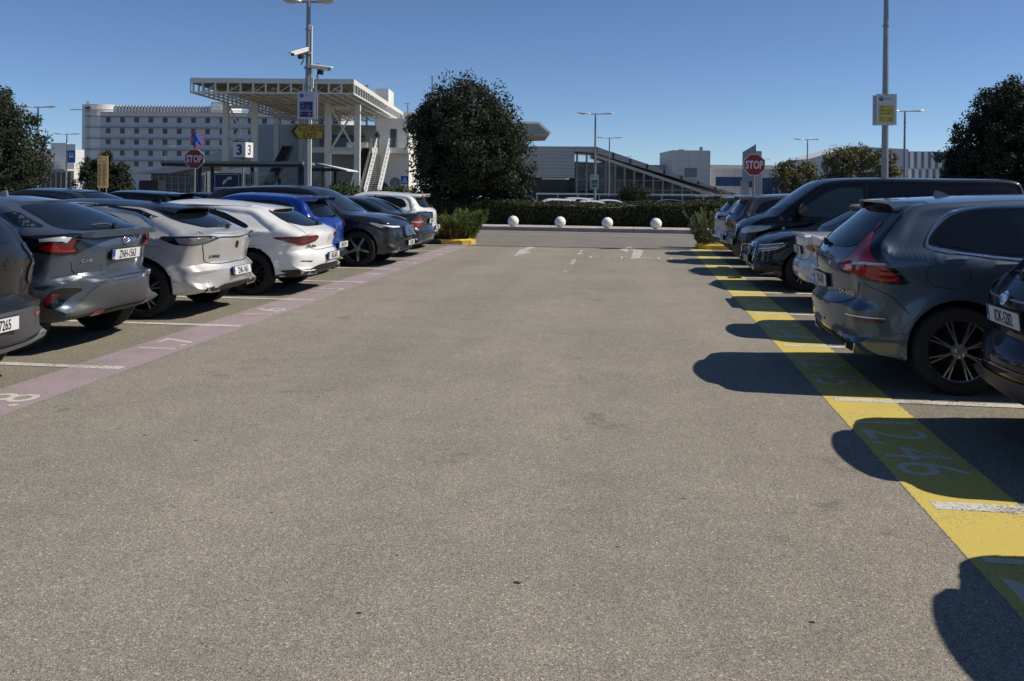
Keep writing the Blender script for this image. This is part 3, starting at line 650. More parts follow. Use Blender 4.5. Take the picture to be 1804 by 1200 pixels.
def make_chr(pm):
    sp = dict(L=4.36, W=1.80, H=1.56, wr=.345, rim=.23, ra=.80, fa=3.44, paint=pm, tumble=.34, cornerR=.26, crownv=.20, flare=.04,
              sil=[(.50, .30), (.20, .34), (.04, .42), (.0, .55), (.02, .70), (.10, .77), (.08, .92), (.08, 1.09), (.14, 1.18), (.40, 1.28), (.72, 1.41), (1.02, 1.50), (1.25, 1.53), (1.8, 1.555), (2.3, 1.54), (2.65, 1.45), (3.1, 1.2), (3.32, 1.09), (3.8, 1.0), (4.15, .88), (4.3, .70), (4.34, .5), (4.25, .28), (4.1, .25)],
              belt=[(0, 1.06), (.6, 1.16), (1.4, 1.08), (3.1, .98), (4.4, .84)])
    c = Car(sp)
    c.panel('side_window', [(1.02, 1.21), (1.28, 1.36), (1.6, 1.42), (2.3, 1.43), (2.62, 1.34), (3.0, 1.10), (2.9, 1.01), (1.8, 1.06), (1.25, 1.14)], 's', M['glass'], sides=(1, -1))
    c.lines('panel_gap', [('s', [(1.98, 1.45), (1.98, 1.05)], False, .03), ('s', [(1.98, 1.03), (2.0, .7), (1.98, .40)]), ('s', [(1.15, 1.1), (1.22, .8), (1.18, .6)])], M['ink'])
    c.sym('rear_window', [(0, 1.20), (.50, 1.20), (.66, 1.23), (.58, 1.36), (.50, 1.45), (0, 1.475)], 'b', M['glass'])
    c.panel('rear_quarter_glass', [('e', .70, 1.24), ('e', .60, 1.40), ('s', 1.05, 1.36), ('s', .72, 1.25)], 'wb', M['gloss'], off=.003, sides=(1, -1), rnd=1)
    c.sym('windscreen', [(3.3, 0), (3.26, .40), (3.12, .64), (2.6, .52), (2.52, 0)], 't', M['wglass'])
    # boomerang tail lamps with dark wings along the flank
    c.panel('tail_light_housing', [('e', .50, 1.160), ('e', .60, 1.185), ('e', .80, 1.175), ('s', .78, 1.155), ('s', .84, 1.125), ('s', .60, 1.025), ('s', .36, 0.985), ('e', .78, 0.970), ('e', .56, 0.985), ('e', .64, 1.065)], 'wb', M['gloss'], off=.006, sides=(1, -1), rnd=1, step=.03)
    c.panel('tail_light', [('e', .62, 1.125), ('e', .80, 1.135), ('s', .46, 1.115), ('s', .42, 1.015), ('e', .82, 0.995), ('e', .62, 1.000), ('e', .70, 1.065)], 'wb', M['dred'], off=.018, sides=(1, -1), rnd=1, step=.03, thick=.012)
    c.panel('tail_light_strip', [('e', .84, 1.085), ('s', .42, 1.055), ('s', .42, 1.030), ('e', .80, 1.010), ('e', .62, 1.005), ('e', .64, 1.020), ('e', .80, 1.035)], 'wb', M['red'], off=.024, sides=(1, -1), rnd=0, step=.03)
    c.panel('reverse_lamp', [('e', .70, 1.140), ('e', .80, 1.145), ('s', .45, 1.130), ('s', .44, 1.105), ('e', .80, 1.110), ('e', .76, 1.095)], 'wb', M['clear'], off=.023, sides=(1, -1), rnd=0, step=.03)
    sb = MB()
    sb.prism([(-.63, -.01), (-.55, .035), (.55, .035), (.63, -.01), (.55, -.02), (-.55, -.02)], -.05, .06); c.flat('tailgate_lip', sb, 'b', 0, 1.155, pm, .0, tilt=False)
    c.spoiler(.92, 1.30, 1.495, .48, .52, pm, lip=.022)
    c.fin(1.45, M['steel'])
    c.lines('panel_gap', [('b', [(.66, .90), (.62, .80), (.50, .73), (0, .72)], False, .010), ('b', [(.34, .86), (.30, .70), (.15, .68), (0, .68)], False, .004)], M['ink'])
    cl = M['grey_pl']
    c.sym('bumper_cladding', [(0, .37), (.50, .37), (.70, .33), (.90, .33), (.88, .40), (.66, .46), (.52, .60), (.44, .66), (0, .67)], 'b', cl, off=.014, rnd=2)
    c.panel('bumper_corner', [('e', .70, .335), ('s', .44, .32), ('s', .46, .50), ('e', .84, .44)], 'wb', cl, off=.012, sides=(1, -1), rnd=1)
    c.sym('bumper_trim', [(0, .32), (.48, .33), (.44, .40), (0, .41)], 'b', M['black'], off=.020)
    for sg in (1, -1):
        c.panel('fog_lamp', [(.38*sg, .36), (.50*sg, .36), (.52*sg, .40), (.38*sg, .41)], 'b', M['red'], off=.026, rnd=0)
    c.panel('reflector_recess', [('e', .56, .63), ('e', .80, .66), ('s', .34, .63), ('s', .42, .46), ('e', .84, .46), ('e', .74, .56)], 'wb', M['gloss'], off=.004, sides=(1, -1), rnd=1)
    c.panel('reflector', [('s', .26, .60), ('s', .34, .60), ('s', .43, .475), ('s', .37, .475)], 'wb', M['dred'], off=.010, sides=(1, -1), rnd=0)
    c.arch('arch_trim', sp['ra'], cl, .03, .10, .010); c.arch('arch_trim', sp['fa'], cl, .03, .10, .010)
    c.panel('sill_trim', [(1.25, .27), (3.0, .27), (3.0, .36), (1.25, .36)], 's', cl, off=.008, sides=(1, -1), rnd=0)
    c.plate(.945, 'ZNH-1563', 'b', .015)
    e = MB()
    for (a, b_, x0) in ((.055, .036, 0), (.022, .036, 0), (.05, .016, .014)):
        e.tube([(a*math.cos(t), -.004, x0+b_*math.sin(t)) for t in np.linspace(0, 2*math.pi, 28)], .0045, 6, cap=False)
    c.flat('rear_emblem', e, 'b', 0, 1.08, M['chrome'], .01, sm=60)
    c.badge('HYBRID', .045, 'b', -.50, .84 if False else .93); c.badge('C-HR', .05, 'b', -.50 if False else .50, .90)
    c.wiper(.02, 1.215, 4, .26); c.mirror(2.85, 1.02, pm); c.handle(2.25, .90, pm)
    c.wheel('multi')
    return c

def make_ds(pm):
    sp = dict(L=4.40, W=1.83, H=1.47, wr=.355, rim=.26, ra=.88, fa=3.55, paint=pm, tumble=.28, cornerR=.20, crownv=.17, flare=.03,
              sil=[(.55, .28), (.22, .30), (.06, .36), (.0, .48), (.02, .60), (.08, .66), (.07, .84), (.05, 1.0), (.09, 1.055), (.22, 1.095), (.46, 1.21), (.72, 1.31), (.95, 1.395), (1.4, 1.44), (2.0, 1.47), (2.4, 1.455), (2.8, 1.36), (3.2, 1.15), (3.4, 1.04), (3.9, .97), (4.2, .85), (4.35, .65), (4.38, .45), (4.25, .25), (4.1, .22)],
              belt=[(0, .99), (.8, 1.0), (1.4, .98), (3.2, .93), (4.4, .80)])
    sp['rimmat'] = M['alloy']
    c = Car(sp)
    c.sym('roof_panel', [(.62, 0), (.66, .48), (.86, .60), (1.6, .63), (2.5, .62), (2.62, .55), (2.66, 0)], 't', M['bluegloss'], off=.003, rnd=1, step=.05)
    c.panel('side_window', [(1.00, 1.105), (1.35, 1.27), (1.75, 1.36), (2.3, 1.375), (2.65, 1.30), (3.05, 1.06), (2.95, .97), (1.9, 1.02), (1.3, 1.055)], 's', M['glass'], sides=(1, -1), rnd=1)
    c.panel('roof_side_trim', [(.78, 1.26), (1.05, 1.35), (1.5, 1.395), (1.5, 1.38), (1.1, 1.32), (.88, 1.24)], 's', M['gloss'], sides=(1, -1), rnd=0, off=.004)
    c.lines('panel_gap', [('s', [(1.86, 1.38), (1.92, 1.01)], False, .02), ('s', [(1.95, 1.0), (1.98, .7), (1.95, .38)]), ('s', [(1.15, 1.04), (1.32, .82), (1.25, .66)]),
                          ('s', [(.66, .90), (.98, .90), (1.02, .84), (.96, .76), (.68, .76)], False, .004), ('wb', [('e', .62, 1.08), ('e', .70, .95), ('e', .64, .80), ('e', .60, .70), ('e', .40, .665), ('e', 0, .665)], False, .010)], M['ink'])
    c.sym('rear_window_surround', [(0, 1.115), (.40, 1.115), (.64, 1.20), (.56, 1.33), (0, 1.37)], 'b', M['gloss'], off=.003, rnd=1)
    c.sym('rear_window', [(0, 1.125), (.42, 1.125), (.58, 1.21), (.50, 1.29), (0, 1.30)], 'b', M['glass'], off=.007, rnd=1)
    c.sym('windscreen', [(3.36, 0), (3.32, .40), (3.18, .64), (2.68, .53), (2.60, 0)], 't', M['wglass'])
    c.spoiler(.58, .96, 1.372, .48, .52, M['bluegloss'], lip=.02)
    c.fin(1.15, M['gloss'])
    tl = [('e', .40, 0.995), ('e', .56, 1.025), ('e', .80, 1.030), ('s', .64, 1.025), ('s', .66, 1.000), ('s', .46, 0.925), ('s', .30, 0.915), ('e', .66, 0.935)]
    c.panel('tail_light', tl, 'wb', M['gloss'], off=.008, sides=(1, -1), rnd=0, step=.03, thick=.008)
    c.panel('lamp_crystal', [('e', .48, 0.995), ('e', .74, 1.015), ('s', .46, 1.000), ('s', .40, 0.935), ('s', .30, 0.930), ('e', .66, 0.945)], 'wb', M['crystal'], off=.012, sides=(1, -1), rnd=0, step=.03)
    c.lines('boot_chrome', [('b', [(0, .985), (.40, 1.0)], False, .014)], M['gloss'], off=.006)
    c.lines('boot_crease', [('b', [(0, 1.035), (.5, 1.055)], False, .012)], pm, off=.01)
    c.sym('bumper_trim', [(0, .30), (.60, .30), (.76, .36), (.50, .37), (.40, .40), (0, .41)], 'b', M['black'], off=.010, rnd=1)
    c.pipe([(.40, .31), (.66, .32), (.72, .39), (.50, .40)], 0, 0, M['chrome'], x=.09)
    c.plate(.55, 'ZNK-1063', 'b', .018)
    c.lines('bumper_crease', [('wb', [('e', .34, .62), ('e', .60, .58), ('s', .36, .56)], False, .008)], pm, off=.008)
    c.badge('E-TENSE', .045, 'b', .46, .76, M['ink'])
    e = MB(); e.beam((-.03, 0, -.04), (-.02, 0, .05), .012, .006); e.beam((-.02, 0, .05), (.01, 0, 0), .012, .006); e.beam((.01, 0, 0), (-.01, 0, -.02), .01, .006); e.beam((.03, 0, .04), (.02, 0, -.05), .012, .006); e.beam((.02, 0, -.05), (-.005, 0, .005), .01, .006)
    c.flat('rear_emblem', e, 'b', 0, .89, M['ink'], .008)
    c.badge('4', .05, 'b', -.46, .76, M['ink'])
    for y in (-.62, .62): 
        b = MB(); b.lathe([(0, -.003), (.010, -.003), (.013, .0)], 12, 'y'); c.flat('parking_sensor', b, 'b', y, .46, pm, .004)
    c.wiper(-.05, 1.10, 3, .22); c.mirror(2.9, .98, M['gloss']); c.handle(2.25, .88, pm)
    c.wheel('twin')
    return c

def make_cla(pm):
    sp = dict(L=4.69, W=1.83, H=1.44, wr=.335, rim=.24, ra=.98, fa=3.71, paint=pm, tumble=.30, cornerR=.24, crownv=.17, flare=.02, rimmat=M['dkalloy'],
              sil=[(.60, .25), (.26, .28), (.07, .36), (.0, .50), (.03, .62), (.09, .72), (.07, .84), (.08, .93), (.17, .985), (.45, 1.11), (.75, 1.25), (.98, 1.335), (1.25, 1.37), (1.8, 1.42), (2.3, 1.435), (2.75, 1.37), (3.2, 1.15), (3.45, 1.02), (3.9, .95), (4.4, .82), (4.62, .68), (4.68, .48), (4.55, .24), (4.4, .2)],
              belt=[(0, .93), (.8, .96), (1.3, .97), (3.2, .92), (4.7, .74)])
    c = Car(sp)
    c.panel('side_window', [(1.02, 1.02), (1.10, 1.08), (1.5, 1.245), (1.9, 1.325), (2.4, 1.335), (2.8, 1.24), (3.15, 1.04), (3.05, .96), (2.0, 1.0), (1.2, 1.005)], 's', M['glass'], sides=(1, -1))
    c.lines('panel_gap', [('s', [(1.68, 1.30), (1.54, 1.02)], False, .025), ('s', [(2.35, 1.34), (2.4, .99)], False, .03), ('s', [(1.54, 1.0), (1.62, .8), (1.40, .62)]), ('s', [(2.4, .97), (2.42, .6), (2.38, .35)]),
                          ('t', [(1.18, .44), (1.22, .58), (1.5, .62), (2.3, .61)], False, .010), ('wb', [('e', .52, 1.23), ('e', .64, 1.02), ('e', .58, .80), ('e', .50, .70), ('e', 0, .685)], False, .008),
                          ('s', [(.84, .90), (1.08, .90), (1.13, .85), (1.10, .76), (.86, .76)], False, .004)], M['ink'])
    c.sym('rear_window', [(0, 1.03), (.42, 1.03), (.62, 1.10), (.55, 1.22), (.48, 1.28), (0, 1.295)], 'b', M['glass'], rnd=1)
    c.sym('windscreen', [(3.38, 0), (3.34, .40), (3.2, .62), (2.68, .52), (2.6, 0)], 't', M['wglass'])
    c.spoiler(.74, 1.16, 1.312, .46, .50, pm, lip=.018)
    c.panel('tail_light', [('e', .36, .90), ('e', .38, .83), ('e', .60, .77), ('e', .74, .755), ('s', .60, .86), ('s', .66, .885), ('e', .72, .90)], 'wb', M['dred'], off=.010, sides=(1, -1), rnd=1, step=.03, thick=.008)
    c.panel('lamp_strip', [('e', .40, .865), ('e', .66, .80), ('s', .52, .86), ('s', .52, .87), ('e', .66, .82), ('e', .40, .88)], 'wb', M['red'], off=.014, sides=(1, -1), rnd=0, step=.03)
    c.panel('reflector', [('e', .58, .50), ('e', .56, .515), ('e', .80, .535), ('s', .22, .52)], 'wb', M['dred'], off=.008, sides=(1, -1), rnd=0)
    c.sym('bumper_trim', [(0, .26), (.66, .27), (.86, .34), (.90, .40), (.60, .40), (.40, .455), (0, .46)], 'b', M['black'], off=.008, rnd=1)
    c.panel('bumper_corner', [('e', .78, .30), ('s', .55, .27), ('s', .60, .31), ('e', .84, .38)], 'wb', M['black'], off=.008, sides=(1, -1), rnd=0)
    c.pipe([(.40, .30), (.66, .31), (.70, .34), (.64, .385), (.46, .38)], 0, 0, M['chrome'], x=.06)
    c.plate(.56, 'NIZ-6876', 'b', .02, tilt=False)
    e = MB(); e.tube([(.05*math.cos(t), -.004, .05*math.sin(t)) for t in np.linspace(0, 2*math.pi, 32)], .004, 6, cap=False)
    for k in range(3): a = R(90+120*k); e.beam((0, -.004, 0), (.048*math.cos(a), -.004, .048*math.sin(a)), .008, .006)
    c.flat('rear_emblem', e, 'b', 0, .85, M['chrome'], .012, sm=60)
    c.badge('CLA 250e', .048, 'b', .50, .735, M['ink'])
    c.wiper(-.06, 1.045, 3, .22); c.mirror(3.0, .96, pm); c.handle(2.7, .85, pm); c.handle(1.85, .86, pm)
    c.wheel('multi')
    return c

def make_small(pm, L=3.85, H=1.50, W=1.74, txt='XNE-2194', tall=False, rearlights='side', roof=None, third=True, dark_pillar=False):
    sp = dict(L=L, W=W, H=H, wr=.315, rim=.21, ra=.70, fa=L-.82, paint=pm, tumble=.26, cornerR=.22, crownv=.15, flare=.025,
              sil=[(.40, .25), (.15, .30), (.02, .40), (.0, .55), (.05, .66), (.05, .84), (.08, 1.0), (.17, 1.07), (.30, H-.28), (.44, H-.13), (.58, H-.065), (1.1, H-.02), (1.6, H), (2.0, H-.02), (2.3, H-.12), (L-1.18, 1.10), (L-1.0, 1.02), (L-.5, .93), (L-.15, .78), (L-.02, .60), (L-.02, .42), (L-.15, .24), (L-.3, .22)],
              belt=[(0, 1.02), (.8, 1.02), (L-1.2, .92), (L, .78)])
    c = Car(sp)
    c.panel('side_window', [(.62, 1.12), (.75, H-.20), (1.1, H-.13), (1.8, H-.125), (2.15, H-.2), (L-1.28, 1.04), (L-1.35, .98), (1.6, 1.02), (.8, 1.07)], 's', M['glass'], sides=(1, -1), rnd=1)
    c.lines('panel_gap', [('s', [(1.52, H-.1), (1.56, 1.02)], False, .04), ('s', [(1.57, 1.0), (1.6, .7), (1.56, .4)]), ('s', [(.98, 1.03), (1.06, .8), (1.0, .6)]), ('b', [(.66, .86), (.62, .74), (.5, .66), (0, .65)], False, .008)], M['ink'])
    c.sym('rear_window', [(0, 1.08), (.52, 1.08), (.63, 1.13), (.56, H-.24), (.48, H-.15), (0, H-.13)], 'b', M['glass'], rnd=1)
    c.sym('windscreen', [(L-1.06, 0), (L-1.12, .5), (L-1.25, .60), (2.28, .5), (2.18, 0)], 't', M['wglass'])
    if roof: c.sym('roof_panel', [(.45, 0), (.48, .50), (1.0, .60), (2.0, .58), (2.15, .5), (2.2, 0)], 't', roof, off=.003, rnd=1, step=.05)
    c.spoiler(.22, .66, H-.055, .54, .58, roof or pm, lip=.025)
    if third:
        b = MB(); b.box(-.13, .13, -.01, .04, -.014, .014); c.flat('brake_lamp', b, 'b', 0, H-.105, M['red'], .035, tilt=False)
    if rearlights == 'high':
        c.panel('tail_light', [('e', .70, 1.10), ('e', .68, 1.0), ('e', .64, .92), ('e', .68, .84), ('s', .26, .86), ('s', .32, 1.0), ('s', .34, 1.10)], 'wb', M['red'], off=.012, sides=(1, -1), rnd=1, step=.03, thick=.01)
        c.panel('reverse_lamp', [('e', .64, .92), ('e', .68, .85), ('s', .28, .86), ('s', .31, .93)], 'wb', M['clear'], off=.016, sides=(1, -1), rnd=0, step=.03)
    elif rearlights == 'wide':
        c.panel('tail_light', [('e', .36, .98), ('e', .40, .90), ('e', .70, .86), ('s', .46, .92), ('s', .62, 1.0), ('e', .74, .99)], 'wb', M['gloss'], off=.012, sides=(1, -1), rnd=1, step=.03, thick=.01)
        c.panel('lamp_strip', [('e', .44, .955), ('e', .46, .93), ('e', .72, .90), ('s', .44, .94), ('s', .50, .97)], 'wb', M['dred'], off=.016, sides=(1, -1), rnd=0, step=.03)
    else:
        c.panel('tail_light', [('e', .50, 1.0), ('e', .52, .80), ('e', .76, .78), ('s', .30, .82), ('s', .34, .99)], 'wb', M['dred'], off=.012, sides=(1, -1), rnd=1, step=.03, thick=.01)
    c.sym('bumper_trim', [(0, .28), (.62, .29), (.76, .36), (.60, .44), (0, .45)], 'b', M['black'], off=.008, rnd=1)
    c.plate(.60 if tall else .56, txt, 'b', .02, tilt=False)
    c.wiper(-.05, 1.09, 3, .24); c.mirror(L-1.45, 1.0, roof or pm); c.handle(1.75, .88, pm)
    c.panel('headlight', [('e', .50, .80), ('e', .52, .70), ('e', .74, .70), ('s', L-.55, .80), ('s', L-.62, .88), ('e', .70, .82)], 'wf', M['clear'], off=.008, sides=(1, -1), rnd=1, step=.03)
    c.sym('grille', [(0, .34), (.45, .34), (.50, .48), (0, .50)], 'f', M['black'], off=.006)
    c.wheel('seven')
    return c

def make_sedan(pm, kind='old', txt='YXA-4471'):
    L = 4.47 if kind == 'old' else 4.71; H = 1.415 if kind == 'old' else 1.44
    sp = dict(L=L, W=1.76 if kind == 'old' else 1.83, H=H, wr=.32, rim=.215, ra=1.0, fa=L-.76, paint=pm, tumble=.26, cornerR=.26, crownv=.14, flare=.02,
              sil=[(.50, .25), (.20, .30), (.05, .40), (.0, .52), (.03, .64), (.07, .70), (.06, .84), (.05, .97), (.10, 1.025), (.30, 1.04), (.62, 1.05), (.80, 1.08), (1.15, 1.24), (1.45, 1.35), (1.75, H-.025), (2.2, H), (2.6, H-.03), (2.85, H-.10), (3.3, 1.12), (3.5, 1.0), (3.9, .95), (4.2, .87), (L-.1, .70), (L, .50), (L-.08, .26), (L-.25, .22)],
              belt=[(0, .96), (1.0, .97), (3.3, .92), (L, .74)])
    c = Car(sp)
    c.panel('side_window', [(1.05, 1.03), (1.22, 1.12), (1.48, 1.245), (1.75, H-.115), (2.3, H-.105), (2.65, H-.17), (3.12, 1.05), (3.05, .985), (2.0, 1.01)], 's', M['glass'], sides=(1, -1), rnd=1)
    c.lines('panel_gap', [('s', [(2.12, H-.09), (2.14, 1.0)], False, .03), ('s', [(1.42, 1.22), (1.44, 1.02)], False, .02), ('s', [(2.15, 1.0), (2.17, .6), (2.13, .35)]), ('s', [(1.40, 1.0), (1.50, .8), (1.36, .62)]), ('b', [(.50, 1.0), (.50, .75), (.42, .68), (0, .675)], False, .008), ('t', [(.08, .56), (.4, .60), (.72, .60)], False, .008)], M['ink'])
    c.sym('rear_window', [(.84, 0), (.86, .45), (.95, .62), (1.35, .53), (1.55, .48), (1.58, 0)], 't', M['glass'], rnd=1)
    c.sym('windscreen', [(3.42, 0), (3.38, .5), (3.26, .62), (2.85, .52), (2.78, 0)], 't', M['wglass'])
    if kind == 'old':
        c.panel('tail_light', [('e', .50, .80), ('e', .50, .715), ('e', .74, .705), ('s', .34, .71), ('s', .36, .80), ('s', .34, .88), ('e', .70, .915), ('e', .56, .90)], 'wb', M['red'], off=.010, sides=(1, -1), rnd=1, step=.03, thick=.008)
        c.panel('reverse_lamp', [('e', .505, .845), ('e', .505, .805), ('e', .74, .80), ('s', .35, .81), ('s', .35, .845)], 'wb', M['clear'], off=.014, sides=(1, -1), rnd=0, step=.03)
        c.lines('bumper_strip', [('wb', [('e', 0, .60), ('e', .6, .60), ('s', .45, .59)], False, .02)], M['black'], off=.012)
        c.plate(.83, txt, 'b', .012)
        c.pipe([(.40, .26), (.50, .26), (.50, .32), (.40, .32)], 0, 0, M['black'], x=.0)
    else:
        c.panel('tail_light', [('e', .40, .89), ('e', .42, .82), ('e', .60, .80), ('e', .76, .79), ('s', .44, .83), ('s', .48, .88), ('e', .74, .90)], 'wb', M['dred'], off=.010, sides=(1, -1), rnd=1, step=.03, thick=.008)
        c.panel('reflector', [('e', .60, .50), ('e', .62, .47), ('s', .30, .46), ('s', .30, .50)], 'wb', M['red'], off=.008, sides=(1, -1), rnd=0)
        c.panel('exhaust_trim', [('e', .50, .30), ('e', .66, .28), ('e', .76, .38), ('e', .62, .38)], 'wb', M['black'], off=.01, sides=(1, -1), rnd=1)
        c.plate(.80, txt, 'b', .012)
        c.badge('320e', .05, 'b', .52, .95)
        sb = MB(); sb.prism([(-.56, 0), (-.5, .03), (.5, .03), (.56, 0)], -.02, .08); c.flat('boot_lip', sb, 'b', 0, 1.0, pm, .0, tilt=False)
    c.sym('bumper_trim', [(0, .27), (.50, .27), (.56, .35), (0, .38)], 'b', M['black'], off=.008, rnd=1)
    c.panel('headlight', [('e', .46, .76), ('e', .48, .67), ('e', .72, .66), ('s', L-.50, .72), ('s', L-.60, .79), ('e', .66, .78)], 'wf', M['clear'], off=.008, sides=(1, -1), rnd=1, step=.03)
    c.mirror(3.02, .98, pm); c.handle(1.85, .86, pm); c.handle(2.75, .85, pm)
    c.wheel('seven')
    return c

def make_audi(pm):
    L = 4.31
    sp = dict(L=L, W=1.79, H=1.43, wr=.325, rim=.225, ra=.84, fa=3.47, paint=pm, tumble=.27, cornerR=.22, crownv=.16, flare=.02, xb=.95,
              sil=[(.45, .24), (.18, .28), (.02, .38), (.0, .55), (.06, .66), (.06, .84), (.08, .95), (.16, 1.02), (.40, 1.22), (.60, 1.34), (.9, 1.39), (1.5, 1.42), (2.1, 1.425), (2.5, 1.36), (3.0, 1.12), (3.2, 1.02), (3.6, .965), (3.95, .88), (4.15, .78), (4.24, .68), (4.29, .50), (4.28, .34), (4.15, .22), (4.0, .2)],
              belt=[(0, .95), (1.0, .97), (3.0, .92), (3.8, .86), (L, .68)])
    c = Car(sp)
    c.panel('side_window', [(.74, 1.08), (.9, 1.26), (1.3, 1.31), (2.0, 1.32), (2.4, 1.25), (2.86, 1.02), (2.8, .97), (1.6, 1.01)], 's', M['glass'], sides=(1, -1), rnd=1)
    c.sym('rear_window', [(0, 1.04), (.56, 1.06), (.52, 1.28), (0, 1.30)], 'b', M['glass'], rnd=1)
    c.sym('windscreen', [(3.14, 0), (3.10, .5), (2.98, .62), (2.5, .52), (2.42, 0)], 't', M['wglass'])
    c.lines('panel_gap', [('s', [(1.8, .98), (1.82, .7), (1.78, .35)]), ('s', [(2.95, .92), (2.94, .6), (2.90, .35)]), ('wf', [('e', 0, .80), ('e', .5, .78), ('s', 3.95, .83), ('s', 3.3, .90)], False, .006)], M['ink'])
    c.panel('headlight', [('e', .44, .735), ('e', .47, .62), ('e', .58, .60), ('e', .72, .635), ('s', 3.93, .70), ('s', 3.72, .775), ('s', 3.80, .80), ('e', .74, .755)], 'wf', M['gloss'], off=.006, sides=(1, -1), rnd=0, step=.03)
    c.lines('daytime_lamp', [('wf', [('e', .45, .725), ('e', .62, .735), ('e', .76, .75), ('s', 3.82, .785)], False, .016), ('wf', [('e', .50, .665), ('e', .60, .672), ('e', .72, .682), ('s', 3.90, .715)], False, .014), ('wf', [('e', .58, .625), ('e', .68, .64), ('s', 3.93, .69), ('s', 3.80, .755)], False, .012)], M['drl'], off=.010)
    c.panel('headlight_lens', [('e', .54, .71), ('e', .56, .66), ('e', .74, .67), ('s', 3.90, .72), ('s', 3.86, .75), ('e', .74, .735)], 'wf', M['crystal'], off=.008, sides=(1, -1), rnd=0, step=.03)
    c.sym('grille', [(0, .38), (.26, .38), (.36, .50), (.34, .70), (0, .725)], 'f', M['gloss'], off=.006, rnd=1)
    gb = MB()
    for k in range(7): gb.box(-.33+.012*abs(k-4), .33-.012*abs(k-4), -.006, 0, -.15+.05*k-.004, -.15+.05*k+.004)
    c.flat('grille_bars', gb, 'f', 0, .55, M['steel'], .014)
    c.lines('grille_frame', [('f', [(0, .37), (.27, .37), (.375, .50), (.355, .71), (0, .735)], False, .018)], M['chrome'], off=.012)
    rg = MB()
    for k in range(4): rg.tube([(-.09+.06*k+.04*math.cos(t), -.006, .04*math.sin(t)) for t in np.linspace(0, 2*math.pi, 24)], .005, 6, cap=False)
    c.flat('nose_emblem', rg, 'f', 0, .66, M['chrome'], .02, sm=60)
    c.panel('air_intake', [('e', .50, .30), ('e', .52, .42), ('e', .78, .46), ('s', 4.0, .42), ('e', .80, .30)], 'wf', M['black'], off=.006, sides=(1, -1), rnd=1, step=.03)
    c.lines('bumper_chrome', [('wf', [('e', .30, .245), ('e', .62, .25), ('e', .80, .30)], False, .02)], M['steel'], off=.01)
    c.plate(.47, 'IZX-7730', 'f', .03, tilt=False)
    c.mirror(2.78, .99, pm); c.handle(2.4, .86, pm)
    c.wheel('twin')
    return c

